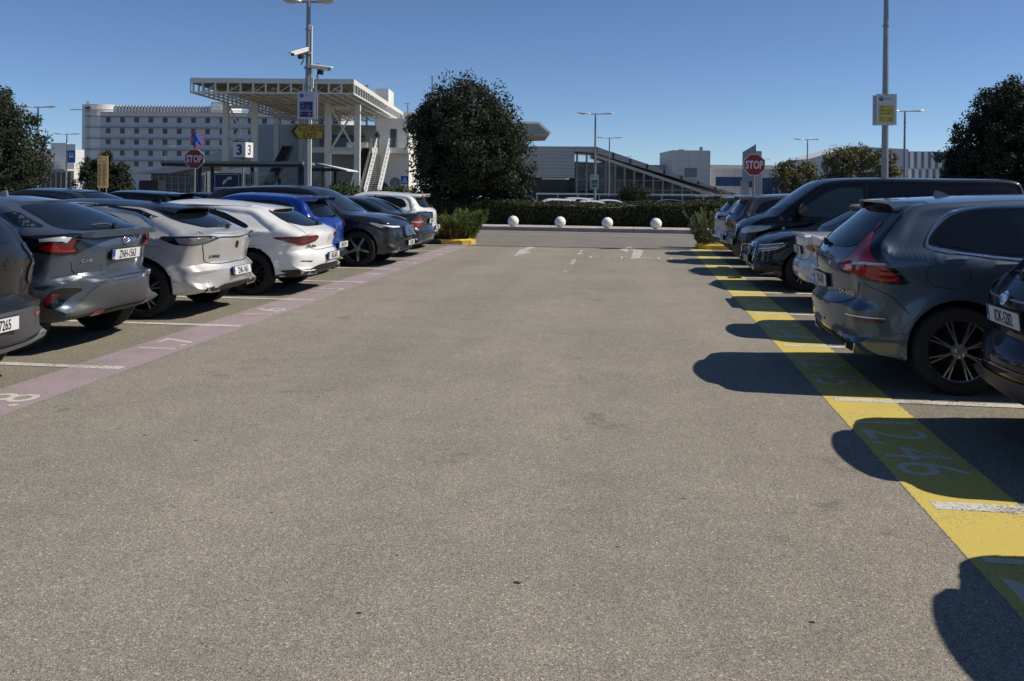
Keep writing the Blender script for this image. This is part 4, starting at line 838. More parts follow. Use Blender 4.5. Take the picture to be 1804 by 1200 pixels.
def make_van(pm):
    L = 5.45
    sp = dict(L=L, W=1.92, H=1.90, wr=.345, rim=.22, ra=1.0, fa=4.55, shift=.5, paint=pm, tumble=.20, cornerR=.20, crownv=.14, flare=.02, xb=.95, zc=.62,
              sil=[(.35, .30), (.08, .36), (.0, .50), (.03, .8), (.05, 1.2), (.12, 1.7), (.20, 1.84), (.35, 1.885), (1.5, 1.90), (3.3, 1.895), (3.7, 1.86), (3.95, 1.79), (4.3, 1.56), (4.68, 1.28), (4.80, 1.205), (5.05, 1.13), (5.25, 1.03), (5.36, .92), (5.42, .72), (5.43, .50), (5.35, .30), (5.15, .24)],
              belt=[(0, 1.14), (3.7, 1.14), (4.4, 1.06), (4.9, 1.0), (L, .84)])
    c = Car(sp)
    c.panel('side_window', [(2.62, 1.20), (2.62, 1.70), (3.02, 1.70), (3.30, 1.60), (3.72, 1.32), (3.88, 1.18), (3.6, 1.145), (2.9, 1.15)], 's', M['vglass'], sides=(1, -1), rnd=1)
    c.panel('side_window', [(1.45, 1.22), (1.45, 1.70), (2.48, 1.70), (2.48, 1.20)], 's', M['glass'], sides=(1, -1), rnd=1)
    c.panel('side_window', [(.35, 1.22), (.42, 1.68), (1.32, 1.70), (1.32, 1.22)], 's', M['glass'], sides=(1, -1), rnd=1)
    c.sym('windscreen', [(4.20, 0), (4.14, .5), (3.98, .74), (3.45, .66), (3.36, 0)], 't', M['wglass'], rnd=1)
    c.lines('panel_gap', [('s', [(2.55, 1.75), (2.56, 1.1), (2.54, .38)], False, .012), ('s', [(3.98, 1.12), (3.90, .8), (3.70, .6), (3.6, .38)]), ('s', [(1.4, 1.2), (1.38, .4)]), ('wf', [('e', 0, .93), ('e', .6, .92), ('s', 4.4, 1.0), ('s', 4.1, 1.10)], False, .008)], M['ink'])
    c.panel('headlight', [('e', .44, .90), ('e', .48, .79), ('e', .78, .80), ('s', 4.38, .86), ('s', 4.22, .98), ('s', 4.28, 1.02), ('e', .80, .98), ('e', .66, .94)], 'wf', M['gloss'], off=.006, sides=(1, -1), rnd=1, step=.03)
    c.panel('headlight_lens', [('e', .50, .885), ('e', .53, .81), ('e', .80, .82), ('s', 4.42, .88), ('s', 4.28, .97), ('e', .82, .96), ('e', .66, .92)], 'wf', M['clear'], off=.010, sides=(1, -1), rnd=1, step=.03)
    c.sym('grille', [(0, .68), (.30, .68), (.38, .76), (.36, .90), (0, .92)], 'f', M['gloss'], off=.006, rnd=1)
    gb = MB()
    for k in range(5): gb.box(-.32, .32, -.006, 0, -.08+.04*k-.004, -.08+.04*k+.004)
    c.flat('grille_bars', gb, 'f', 0, .80, M['steel'], .014)
    c.lines('grille_frame', [('f', [(0, .67), (.31, .67), (.39, .76), (.37, .915), (0, .935)], False, .016)], M['chrome'], off=.010)
    c.sym('lower_grille', [(0, .34), (.55, .34), (.60, .46), (.50, .60), (0, .61)], 'f', M['black'], off=.008, rnd=1)
    c.lines('bumper_chrome', [('wf', [('e', .62, .36), ('e', .64, .58), ('e', .80, .61), ('s', 4.55, .62)], False, .022), ('wf', [('e', .2, .285), ('e', .62, .285), ('e', .86, .31)], False, .02)], M['chrome'], off=.012)
    c.plate(.60, 'INE-6120', 'f', .03, tilt=False)
    c.sp['shift'] = 0; c.mirror(4.28, 1.22, M['gloss'], 1.5); c.handle(3.35, 1.02, pm)
    for sg in (1, -1):
        h, n = c.ray('s', 4.1, .92); b = MB(); b.lathe([(0, .012), (.018, .010), (.03, .002), (.03, -.004)], 16, 'y', (0, 0, 0)); o = b.build('side_repeater', M['clear'], c.root, 50); o.location = (4.6, h.y*sg, .92); o.rotation_euler = (0, 0, 0 if sg > 0 else math.pi)
    h, n = c.ray('t', 3.25, 0); b = MB(); b.tube([(3.75, .0, h.z-.01), (3.6, 0, h.z+.10), (3.35, 0, h.z+.22)], [.012, .006, .003], 6); b.build('roof_aerial', M['black'], c.root, 50)
    b = MB()
    for y0 in (-.55, .05): b.tube([(4.74, y0, c.ray('t', 4.24, y0)[0].z+.02), (4.62, y0+.3, c.ray('t', 4.12, y0+.3)[0].z+.015), (4.64, y0+.55, c.ray('t', 4.14, y0+.55)[0].z+.012)], .010, 6)
    b.build('front_wiper', M['black'], c.root, 50)
    c.sym('bumper_trim', [(0, .32), (.80, .34), (.80, .50), (0, .50)], 'b', M['black'], off=.008, rnd=1)
    c.wheel('five')
    return c

def make_ford(pm):
    """dark hatchback-suv at the frame edge: rear with full-width chrome strip"""
    sp = dict(L=4.30, W=1.80, H=1.55, wr=.335, rim=.225, ra=.86, fa=3.45, paint=pm, tumble=.28, cornerR=.24, crownv=.18, flare=.03,
              sil=[(.50, .25), (.22, .29), (.07, .38), (.0, .54), (.02, .66), (.09, .74), (.07, .88), (.08, 1.0), (.14, 1.06), (.30, 1.20), (.50, 1.36), (.68, 1.45), (.9, 1.49), (1.5, 1.54), (2.1, 1.545), (2.5, 1.46), (3.0, 1.18), (3.2, 1.07), (3.7, 1.0), (4.1, .86), (4.26, .66), (4.28, .45), (4.15, .26), (4.0, .22)],
              belt=[(0, 1.03), (.8, 1.06), (1.5, 1.02), (3.0, .96), (4.3, .82)])
    c = Car(sp)
    c.panel('side_window', [(.78, 1.14), (.95, 1.34), (1.4, 1.41), (2.1, 1.42), (2.45, 1.34), (2.88, 1.10), (2.8, 1.02), (1.6, 1.07)], 's', M['glass'], sides=(1, -1), rnd=1)
    c.sym('rear_window', [(0, 1.10), (.54, 1.11), (.66, 1.16), (.58, 1.34), (.50, 1.41), (0, 1.43)], 'b', M['glass'], rnd=1)
    c.sym('windscreen', [(3.16, 0), (3.12, .5), (3.0, .62), (2.55, .52), (2.46, 0)], 't', M['wglass'])
    c.panel('tail_light', [('e', .58, 1.03), ('e', .60, .93), ('e', .78, .91), ('s', .40, .92), ('s', .50, 1.02), ('e', .80, 1.05)], 'wb', M['gloss'], off=.010, sides=(1, -1), rnd=1, step=.03)
    c.lines('boot_chrome', [('wb', [('e', 0, .985), ('e', .4, .985), ('e', .66, .99)], False, .014)], M['steel'], off=.010)
    e = MB(); e.tube([(.058*math.cos(t), -.006, .030*math.sin(t)) for t in np.linspace(0, 2*math.pi, 32)], .006, 6, cap=False); e.lathe([(0, -.004), (.05, -.004)], 24, 'y')
    c.flat('rear_emblem', e, 'b', 0, .985, M['chrome'], .014, sm=60)
    c.plate(.87, 'IOK-5282', 'b', .016)
    c.lines('panel_gap', [('b', [(.70, .92), (.66, .80), (.5, .745), (0, .74)], False, .012), ('s', [(1.8, 1.0), (1.82, .7), (1.78, .4)])], M['ink'])
    c.lines('bumper_crease', [('wb', [('e', 0, .56), ('e', .6, .56), ('e', .78, .62)], False, .014)], M['gloss'], off=.010)
    c.sym('bumper_trim', [(0, .30), (.60, .30), (.80, .38), (.80, .46), (.60, .49), (0, .50)], 'b', M['grey_pl'], off=.008, rnd=1)
    c.spoiler(.40, .84, 1.47, .55, .60, pm)
    c.wiper(.0, 1.12, 3, .28); c.mirror(2.85, 1.04, pm); c.handle(2.3, .92, pm); c.wheel('five')
    return c

def make_xc40(pm):
    """dark crossover cut by the left edge: upright tailgate, wide-spaced letters, grey skid plate"""
    sp = dict(L=4.42, W=1.87, H=1.65, wr=.36, rim=.24, ra=.86, fa=3.56, paint=pm, tumble=.24, cornerR=.22, crownv=.15,
              sil=[(.46, .25), (.20, .29), (.04, .40), (.0, .54), (.02, .66), (.10, .72), (.10, .92), (.10, 1.08), (.15, 1.14), (.32, 1.34), (.50, 1.50), (.64, 1.57), (1.3, 1.63), (2.0, 1.645), (2.45, 1.60), (2.8, 1.44), (3.2, 1.18), (3.4, 1.10), (3.9, 1.04), (4.2, .95), (4.36, .78), (4.40, .5), (4.3, .28), (4.1, .24)],
              belt=[(0, 1.12), (.7, 1.16), (1.3, 1.10), (3.2, 1.02), (4.4, .86)])
    c = Car(sp)
    c.panel('side_window', [(.92, 1.24), (1.05, 1.42), (1.5, 1.51), (2.2, 1.51), (2.6, 1.42), (3.0, 1.16), (2.9, 1.07), (1.7, 1.12)], 's', M['glass'], sides=(1, -1), rnd=1)
    c.sym('rear_window', [(0, 1.17), (.54, 1.18), (.64, 1.22), (.56, 1.42), (.48, 1.50), (0, 1.52)], 'b', M['glass'], rnd=1)
    c.sym('windscreen', [(3.34, 0), (3.3, .5), (3.16, .64), (2.7, .55), (2.6, 0)], 't', M['wglass'])
    c.panel('tail_light', [('e', .70, 1.16), ('e', .70, .86), ('e', .76, .80), ('s', .28, .82), ('s', .30, 1.05), ('s', .36, 1.16)], 'wb', M['gloss'], off=.010, sides=(1, -1), rnd=1, step=.03)
    c.badge('V O L V O', .07, 'b', 0, 1.02, sx=2.4)
    c.plate(.555, 'IMH-7265', 'b', .016, tilt=False)
    c.lines('panel_gap', [('b', [(.74, .90), (.70, .76), (.5, .715), (0, .71)], False, .012), ('s', [(1.85, 1.1), (1.86, .7), (1.82, .4)])], M['ink'])
    c.sym('bumper_cladding', [(0, .34), (.78, .36), (.86, .46), (.84, .60), (.60, .64), (0, .64)], 'b', M['grey_pl'], off=.010, rnd=1)
    c.panel('bumper_corner', [('e', .74, .36), ('s', .48, .34), ('s', .42, .60), ('e', .80, .62)], 'wb', M['grey_pl'], off=.010, sides=(1, -1), rnd=1)
    c.sym('skid_plate', [(0, .27), (.60, .28), (.84, .38), (.80, .42), (.56, .36), (0, .36)], 'b', M['steel'], off=.018, rnd=1)
    c.panel('reflector', [('e', .68, .575), ('e', .70, .545), ('s', .30, .56), ('s', .30, .585)], 'wb', M['red'], off=.016, sides=(1, -1), rnd=0)
    c.arch('arch_trim', sp['ra'], M['grey_pl'], .03, .09, .010)
    c.spoiler(.36, .80, 1.585, .58, .62, pm); c.mirror(3.0, 1.1, pm); c.handle(2.4, .98, pm); c.wheel('five')
    return c

M['bluegloss'] = paint('blue_black_roof_paint', (.008, .012, .022), 0, .4, .05, .1); M['bluegloss'].node_tree.nodes['Principled BSDF'].inputs['Coat Weight'].default_value = .45
M['vglass'] = mat('van_glass', (.02, .03, .032), .03, 0, spec=.9)
M['crystal'] = mat('crystal_lens', (.25, .26, .27), .18, .7, coat=1, bump=1.0, bscale=120)
def dull(m, c):
    m.node_tree.nodes['Principled BSDF'].inputs['Coat Weight'].default_value = c; return m
P_ = {
 'slate': paint('slate_metallic_paint', (.082, .106, .138), .55, .36), 'silver': paint('warm_silver_paint', (.62, .61, .58), .6, .40),
 'white': paint('white_car_paint', (.72, .72, .70), 0, .35), 'blue': paint('blue_car_paint', (.006, .040, .26), .35, .3),
 'anth': paint('anthracite_paint', (.022, .023, .026), .4, .32), 'dgrey': paint('dark_grey_paint', (.045, .050, .062), .55, .32),
 'xc': paint('blue_grey_paint', (.072, .104, .140), .5, .36), 'black': paint('black_paint', (.004, .005, .008), 0, .4, .0, .1),
 'navy': paint('navy_black_paint', (.005, .007, .018), 0, .4, .0, .1), 'brown': paint('brown_black_paint', (.012, .011, .010), 0, .4, .05, .15), 'mgrey': paint('mid_grey_paint', (.055, .057, .060), .4, .35),
 'pearl': paint('pearl_white_paint', (.60, .61, .62), 0, .35)}

dull(P_['navy'], .7); dull(P_['black'], .7); dull(P_['brown'], .5); P_['van'] = dull(paint('van_black_paint', (.004, .005, .009), 0, .4, .0, .1), .6)
# ---- the row on the left, nearest first (bay centres every 2.48 m)
LC = [6.50, 9.0, 11.42, 13.95, 16.42, 18.90, 21.35, 23.85]
c = make_xc40(P_['brown']); c.place(-4.95, LC[0], -1, 'dark brown crossover cut off by the left photo edge, grey skid plate')
chr_ = make_chr(P_['slate']); chr_.place(-5.27, LC[1], -1, 'slate grey crossover with a sloping rear window and plate ZNH-1563')
ds = make_ds(P_['silver']); ds.place(-5.14, LC[2], -1, 'silver hatchback with a dark roof and plate ZNK-1063')
cla = make_cla(P_['white']); cla.place(-4.74, LC[3], -1, 'white shooting brake with slanted dark red tail lights, between the silver and the blue car')
blu = make_small(P_['blue'], 3.84, 1.52, 1.74, 'XNE-2194', rearlights='high'); blu.place(-5.40, LC[4], -1, 'bright blue small hatchback mostly hidden behind the white shooting brake')
xcl = make_xc(P_['anth'], 'five', 'YZK-2063', front_out=True); xcl.place(-4.72-4.69, LC[5], 1, 'anthracite SUV parked nose out with a barred grille and diagonal badge')
bmw = make_sedan(P_['dgrey'], 'old', 'YKB-5431'); bmw.place(-4.76, LC[6], -1, 'dark blue-grey older saloon with red and clear tail lights')
wh = make_small(P_['white'], 4.2, 1.50, 1.78, 'ZHT-8052'); wh.place(-5.22, LC[7], -1, 'white hatchback in the last bay on the left, beside the planted kerb island')

# ---- the row on the right, nearest first
RC = [3.75, 6.30, 8.80, 11.25, 13.75, 16.20, 18.68, 21.10, 23.55]
fo = make_ford(P_['navy']); fo.place(2.34, RC[1], 1, 'navy black hatchback with plate IOK-5282 at the right edge of the photo')
xcr = make_xc(P_['xc'], 'eightpair', 'YNK-7081'); xcr.place(1.70, RC[2], 1, 'blue-grey SUV with tall red tail lights and chrome window line')
b4 = make_sedan(P_['pearl'], 'new', 'ITP-6254'); b4.place(2.33, RC[4], 1, 'white saloon whose tail shows left of the blue-grey SUV')
au = make_audi(P_['black']); au.place(1.95+4.31, RC[5], -1, 'black low hatchback parked nose out, angular headlight')
va = make_van(P_['van']); va.place(1.96+5.45, RC[6], -1, 'black passenger van parked nose out, tallest vehicle of the right row', name='passenger_van', cat='van')
g7 = make_small(P_['mgrey'], 4.0, 1.56, 1.78, 'INB-3307', third=False); g7.place(2.00, RC[7], 1, 'dark grey small crossover beyond the black van nose')
w8 = make_small(P_['pearl'], 4.2, 1.50, 1.79, 'IPX-5519', rearlights='wide', roof=M['gloss'], third=False); w8.place(1.98, RC[8], 1, 'white hatchback with a dark roof, farthest in the right row')
def dup(src, X, Y, heading, label, pm=None, skip=(), **k):
    r = copy_tree(src.root, None, skip); off = {1: X, -1: X}[heading]
    r.location = (off, Y, 0); r.rotation_euler = (0, 0, 0 if heading > 0 else math.pi); tag(r, label, 'car', k.get('group', GRP))
    if pm:
        old = src.sp['paint']
        for ch in r.children:
            if ch.type == 'MESH':
                for i, ms in enumerate(ch.material_slots):
                    if ms.material == old: ms.link = 'OBJECT'; ms.material = pm
    return r
dup(g7, 2.35, RC[3], 1, 'hatchback hidden behind the blue-grey SUV, known by its shadow on the lane', P_['dgrey'])
dup(fo, 2.20, RC[0], 1, 'car just outside the right edge, its shadow reaching into the lower right corner', P_['mgrey'])
# second row behind the left bays: only roofs and rear glass show
for i, (X, Y, src, pm, hd, lb) in enumerate([
    (-10.3, 12.6, wh, P_['white'], -1, 'white car whose roof edge shows at the far left'),
    (-10.2, 17.6, chr_, P_['anth'], -1, 'black car with sloping rear glass behind the slate crossover'),
    (-10.0, 20.1, w8, P_['black'], -1, 'dark car roof behind the silver hatchback'),
    (-10.2, 22.6, bmw, P_['dgrey'], -1, 'dark saloon in the second row below the yellow notice board'),
    (-10.3, 25.2, bmw, P_['black'], -1, 'black saloon in the second row left of the stop sign post')]):
    dup(src, X, Y, hd, lb, pm, group='cars in the second row behind the left bays')
# ------------------------------------------------ ground, road, markings, kerbs
A_LANE = asphalt('lane_asphalt', .243, 1.3, .12, stains=True); A_BAY = asphalt('bay_asphalt', .20, 1.4, .12, (1.09, 1.0, .78), stains=True); A_ROAD = asphalt('road_asphalt', .18, .6, .08, (1.08, 1, .88))
A_GND = asphalt('ground_asphalt', .12, .5, .15)
W_LINE = roadpaint('white_line_paint', (.62, .60, .54), .17, .42, .45); W_OLD = roadpaint('worn_white_paint', (.58, .57, .52), .2, .34, .5, .14)
PURP = roadpaint('purple_road_paint', (.38, .295, .34), .215, .40, .45, .2, (-5.10, -4.50, .06, .035)); YELL = roadpaint('yellow_road_paint', (.60, .475, .11), .22, .52, .45, .12, (1.53, 2.07, .022, .006))
M['kerb'] = mat('kerb_concrete', (.30, .29, .27), .85, var=.18, vscale=2.5, bump=.3, bscale=90)
M['pave'] = mat('pavement_slabs', (.42, .38, .34), .85, var=.12, vscale=1.5, bump=.3, bscale=90)
M['kyel'] = mat('kerb_yellow_paint', (.62, .42, .06), .7, var=.25, vscale=9, bump=.3, bscale=60)
M['kblk'] = mat('kerb_black_paint', (.03, .03, .03), .7, var=.3, vscale=9, bump=.3, bscale=60)
M['soil'] = mat('soil', (.10, .075, .05), .95, var=.3, vscale=6, bump=.6, bscale=25)
def sheet(name, poly, z, m, kind='structure'):
    me = bpy.data.meshes.new(name); me.from_pydata([(x, y, z) for x, y in poly], [], [tuple(range(len(poly)))])
    return tag(link(name, me, None, m), kind=kind)
gm = bpy.data.meshes.new('ground'); gv = []
for y, z in ((-60, 0), (39.8, 0), (43.5, -.6), (4000, -.6)): gv += [(-3000, y, z), (3000, y, z)]
gm.from_pydata(gv, [], [(0, 1, 3, 2), (2, 3, 5, 4), (4, 5, 7, 6)]); tag(link('ground', gm, None, A_GND), kind='structure')
sheet('parking_surface', [(-15, -20), (12, -20), (12, 24.85), (-15, 24.85)], .0018, A_BAY)
LB = [(-4.52, -20), (-4.52, 24.85), (1.56, 24.85), (1.56, -20)]
sheet('parking_lane', LB, .0035, A_LANE)
sheet('road', [(-60, 24.8), (60, 24.8), (60, 32.0), (60, 34), (-60, 40)], .0030, A_ROAD)
def YK(x): return 33.15-.085*x     # far kerb line
def strips(name, rects, z, m):
    b = MB(); 
    for r in rects: b.add([(x, y, z) for x, y in r], [tuple(range(len(r)))])
    return tag(b.build(name, m), kind='structure')
def rect(x0, x1, y0, y1): return [(x0, y0), (x1, y0), (x1, y1), (x0, y1)]
strips('purple_stripe', [rect(-5.10, -4.50, -2, 25.0)], .0055, PURP)
strips('yellow_stripe', [rect(1.53, 2.07, -2, 25.0)], .0055, YELL)
LL = [5.25, 7.72, 10.22, 12.70, 15.18, 17.66, 20.14, 22.62, 25.0]; RL = [2.62, 5.12, 7.56, 10.04, 12.50, 14.98, 17.44, 19.90, 22.34, 24.75]
strips('bay_lines', [rect(-14.5, -4.60, y-.06, y+.06) for y in LL]+[rect(1.60, 11, y-.06, y+.06) for y in RL], .0070, W_LINE)
def ground_text(s, x, y, size, rot, m, name='bay_number', sx=1.0, gap=.0, z=.0072):
    me = text_mesh(s, size, sx, 0, 0); me.transform(Matrix.Rotation(rot, 4, 'Z')); o = link(name, me, None, m); o.location = (x, y, z); return tag(o, kind='structure')
for i, n_ in enumerate(['1.8', '1.7', '1.6', '1.5', '1.4', '1.3', '1.2', '1.1']):
    ground_text(n_, -4.80, LL[0]-1.24+2.48*(i+1)-2.48*0, .58, R(90), W_LINE, sx=1.05) if i else ground_text(n_, -4.80, 6.35, .58, R(90), W_LINE, sx=1.05)
for i, n_ in enumerate(['12.47', '12.46', '12.45', '12.44', '12.43', '12.42', '12.41', '12.40', '12.39']):
    ground_text(n_, 1.80, (RL[i]+RL[i+1])/2-.08, .60, R(-90), roadpaint('pale_yellow_white_paint', (.66, .63, .44), .2, .50, .45) if i == 0 else bpy.data.materials['pale_yellow_white_paint'], sx=1.06)
# arrows, dashes and worn letters near the exit
def G(px, py):
    dx = px-902; v = -ROLL*dx+(py-326); u = dx+ROLL*(py-326); d = FPX*CAMH/v; p = Wc(u/FPX*d, d); return (p.x, p.y)
strips('road_arrows', [[G(905, 452), G(938, 444.5), G(927, 443.6), G(944, 435.2), G(931, 435.2), G(915, 441.5)],
    [G(1111, 457), G(1127, 455.5), G(1134, 441.5), G(1116, 440.6)], [G(1116, 440.8), G(1134, 441.6), G(1110, 437.9), G(1104, 439.2)], [G(1090, 440.6), G(1105, 444.8), G(1110, 437.6), G(1116, 434.8), G(1112, 435)]], .0070, W_OLD)
strips('lane_dashes', [[G(1003, 466.5), G(1010, 466.5), G(1016, 457.5), G(1009, 457.5)], [G(1016, 448.5), G(1025, 448.5), G(1027, 445.5), G(1019, 445.5)], [G(1021, 443.5), G(1026, 443.5), G(1028, 441.5), G(1022, 441.5)], [G(990, 479), G(1000, 479), G(997, 477.5)]], .0070, W_OLD)
yL = G(1110, 455)[1]
for s_, px in (('E', 1046), ('Ξ', 1075), ('Γ', 1103), ('Λ', 1140), ('D', 1172)):
    x = G(px, 455)[0]; ground_text(s_, x, yL+.05, .95, 0, W_OLD, 'worn_road_letter', sx=.62)
# cross road edge lines, seam, kerbs
strips('road_edge_lines', [[(-60, YK(-60)-.38), (60, YK(60)-.38), (60, YK(60)-.50), (-60, YK(-60)-.50)], [(-60, YK(-60)-2.3), (60, YK(60)-2.25), (60, YK(60)-2.35), (-60, YK(-60)-2.4)]], .0070, W_LINE)
strips('asphalt_seam', [rect(-40, -4.2, 24.83, 24.93), [(-4.2, 24.80), (1.5, 24.72), (1.5, 24.92), (-4.2, 24.93)]], .0085, mat('seam_tar', (.05, .048, .045), .8, var=.3))
b = MB(); b2 = MB()
x = -60
while x < 40:
    b.add([(x+.01, YK(x)-.0, 0), (x+1.99, YK(x+2), 0), (x+1.99, YK(x+2)+.28, 0), (x+.01, YK(x)+.28, 0), (x+.01, YK(x)+.015, .14), (x+1.99, YK(x+2)+.015, .14), (x+1.99, YK(x+2)+.28, .14), (x+.01, YK(x)+.28, .14)], [(0, 1, 2, 3), (4, 5, 6, 7), (0, 1, 5, 4), (2, 3, 7, 6), (0, 3, 7, 4), (1, 2, 6, 5)]); x += 2
tag(b.build('kerb', M['kerb']), kind='structure')
x = -60
while x < 40:
    for k in range(3):
        y0 = .285+.62*k
        b2.add([(x+.004, YK(x)+y0, 0), (x+.99, YK(x+1)+y0, 0), (x+.99, YK(x+1)+y0+.61, 0), (x+.004, YK(x)+y0+.61, 0), (x+.004, YK(x)+y0, .132), (x+.99, YK(x+1)+y0, .132), (x+.99, YK(x+1)+y0+.61, .132), (x+.004, YK(x)+y0+.61, .132)], [(0, 1, 2, 3), (4, 5, 6, 7), (0, 1, 5, 4), (2, 3, 7, 6), (0, 3, 7, 4), (1, 2, 6, 5)])
    x += 1
tag(b2.build('pavement', M['pave']), kind='structure')
def YH(x): return YK(x)+2.2
sheet('planting_strip', [(-60, YH(-60)-.05), (40, YH(40)-.05), (40, YH(40)+5), (-60, YH(-60)+5)], .10, M['soil'])
def island(name, poly, split, label):
    r = empty(name, (0, 0, 0), label=label, cat='kerb')
    n = len(poly); cx = sum(p[0] for p in poly)/n; cy = sum(p[1] for p in poly)/n
    def run(idx, m, nm):
        b = MB()
        for i in idx:
            p, q = poly[i], poly[(i+1) % n]
            def inn(a): d = math.hypot(cx-a[0], cy-a[1]); return (a[0]+(cx-a[0])*.17/d*1.0, a[1]+(cy-a[1])*.17/d)
            pi, qi = inn(p), inn(q)
            b.add([(p[0], p[1], 0), (q[0], q[1], 0), (qi[0], qi[1], 0), (pi[0], pi[1], 0), (p[0], p[1], .11), (q[0], q[1], .11), (qi[0], qi[1], .15), (pi[0], pi[1], .15)], [(0, 1, 2, 3), (4, 5, 6, 7), (0, 1, 5, 4), (2, 3, 7, 6), (0, 3, 7, 4), (1, 2, 6, 5)])
        return b.build(nm, m, r)
    run([i for i in range(n) if i not in split], M['kblk'], 'kerb_stone'); run(split, M['kyel'], 'painted_kerb')
    b = MB(); b.prism([(cx+(p[0]-cx)*.97, cy+(p[1]-cy)*.9) for p in poly], .02, .10, 'xy'); b.build('soil', M['soil'], r)
    return r
island('kerb_island', [(-16, 25.25), (-6.0, 25.22), (-5.4, 25.22), (-4.80, 25.25), (-4.57, 25.42), (-4.50, 25.75), (-4.60, 26.1), (-4.95, 26.4), (-16, 26.45)], [2, 3, 4, 5, 6], 'planted kerb island at the end of the left row, black and yellow edging')
island('kerb_island', [(12, 26.4), (2.3, 26.3), (1.78, 26.0), (1.68, 25.5), (1.76, 25.1), (2.0, 24.95), (3.2, 24.95), (12, 25.0)], [1, 2, 3, 4, 5], 'planted kerb island at the end of the right row, yellow edging')
# small dark pebbles and dropped leaves on the lane
b = MB(); 
for (px, py, s_) in ((632, 1082, .02), (910, 1028, .03), (1205, 880, .016), (1430, 1098, .022), (345, 777, .02), (255, 768, .02), (62, 696, .02), (840, 705, .014), (700, 980, .012), (1088, 965, .012), (480, 905, .012), (965, 640, .015), (1285, 760, .014), (560, 700, .014)):
    x, y = G(px, py); n = 7; pts = []
    for k in range(n):
        t = 2*math.pi*k/n; q = s_*(.6+.5*random.random()); pts.append((x+q*math.cos(t)*1.3, y+q*math.sin(t)*.8))
    b.prism([(x+(q[0]-x)*.6, y+(q[1]-y)*.6) for q in pts], .0036, .0046+s_*.05, 'xy')
tag(b.build('road_litter', mat('litter', (.03, .022, .018), .9)), kind='stuff')

# ball bollards
M['ball'] = mat('white_stone_ball', (.84, .83, .80), .55, var=.06, vscale=6, bump=.15, bscale=40)
def uv_ball(r, n=40):
    bm = bmesh.new(); bmesh.ops.create_uvsphere(bm, u_segments=n, v_segments=n//2, radius=r); me = bpy.data.meshes.new('ball'); bm.to_mesh(me); bm.free(); smooth(me, 0); return me
bl = ['leftmost white ball bollard on the far pavement, nearest the big tree', 'second white ball bollard from the left on the far pavement', 'third white ball bollard from the left on the far pavement', 'rightmost white ball bollard on the far pavement']
for i, px in enumerate((897, 983.5, 1069, 1156)):
    x = G(px, 408+i)[0]; y = YK(x)+.42; p = Vector((x, y, .13)); 
    r = empty('ball_bollard', p, label=bl[i], cat='bollard', group='white ball bollards on the far pavement')
    o = link('ball', uv_ball(.205) if i == 0 else ballme, r, M['ball'] if i == 0 else None); ballme = o.data; o.location = (0, 0, .205)
    q = MB(); q.lathe([(0, 0), (.07, 0), (.06, .03), (0, .03)], 20); q.build('foot', M['kerb'], r)

# ------------------------------------------------ foliage
def leaves(name, pts, nrm, ln, wd, m, parent=None, upb=0.0, jitter=.5, kind=None):
    n = len(pts); d = rng.normal(size=(n, 3)); d[:, 2] += upb; d /= np.linalg.norm(d, axis=1)[:, None]
    t = nrm*(1.0)+rng.normal(size=(n, 3))*1.1; t /= np.linalg.norm(t, axis=1)[:, None]
    b = np.cross(d, t); b /= np.linalg.norm(b, axis=1)[:, None]+1e-9
    l = ln*(.6+.8*rng.random(n))[:, None]/2; w_ = wd*(.6+.8*rng.random(n))[:, None]/2
    v = np.stack([pts-d*l, pts+b*w_-d*l*.1, pts+d*l, pts-b*w_-d*l*.1], 1).reshape(-1, 3)
    me = bpy.data.meshes.new(name); me.vertices.add(4*n); me.vertices.foreach_set('co', v.ravel())
    me.loops.add(4*n); me.loops.foreach_set('vertex_index', np.arange(4*n)); me.polygons.add(n)
    me.polygons.foreach_set('loop_start', np.arange(n)*4); me.update(calc_edges=True)
    return link(name, me, parent, m)
def clumps(ells, ncl, cr, per, inner=.35):
    C = []; N = []
    for (c, r, wgt) in ells:
        k = int(ncl*wgt); d = rng.normal(size=(k, 3)); d /= np.linalg.norm(d, axis=1)[:, None]
        rad = inner+(1-inner)*rng.random(k)**.45
        rad *= 1+.10*np.sin(d[:, 0]*7+c[0])*np.cos(d[:, 2]*6+d[:, 1]*5)
        C.append(np.array(c)+d*rad[:, None]*np.array(r)); N.append(d)
    for (c, r, wgt) in ells:
        k = int(ncl*wgt*.22); d = rng.normal(size=(k, 3)); d /= np.linalg.norm(d, axis=1)[:, None]
        rad = 1.02+.16*rng.random(k)**2; C.append(np.array(c)+d*rad[:, None]*np.array(r)); N.append(d)
    C = np.concatenate(C); N = np.concatenate(N); k = len(C)
    d = rng.normal(size=(k, per, 3)); d /= np.linalg.norm(d, axis=2)[:, :, None]
    sz = cr*(.6+.8*rng.random(k))[:, None, None]
    P = C[:, None, :]+d*sz*(rng.random((k, per, 1))**.4); NN = N[:, None, :]*.6+d
    return P.reshape(-1, 3), NN.reshape(-1, 3)
L_DARK = leafmat('evergreen_leaves', (.020, .027, .016), (.066, .080, .045), .6)
L_MID = leafmat('shrub_leaves', (.035, .055, .018), (.10, .14, .04)); L_HEDGE = leafmat('hedge_leaves', (.028, .038, .015), (.09, .105, .04), .5)
L_OLIVE = leafmat('olive_leaves', (.08, .09, .045), (.22, .21, .10)); L_BROWN = leafmat('dry_plant_leaves', (.10, .075, .03), (.24, .18, .07)); L_GREY = leafmat('grey_shrub_leaves', (.10, .125, .06), (.27, .30, .15))
M['bark'] = mat('bark', (.07, .055, .042), .9, var=.3, vscale=8, bump=.8, bscale=30)
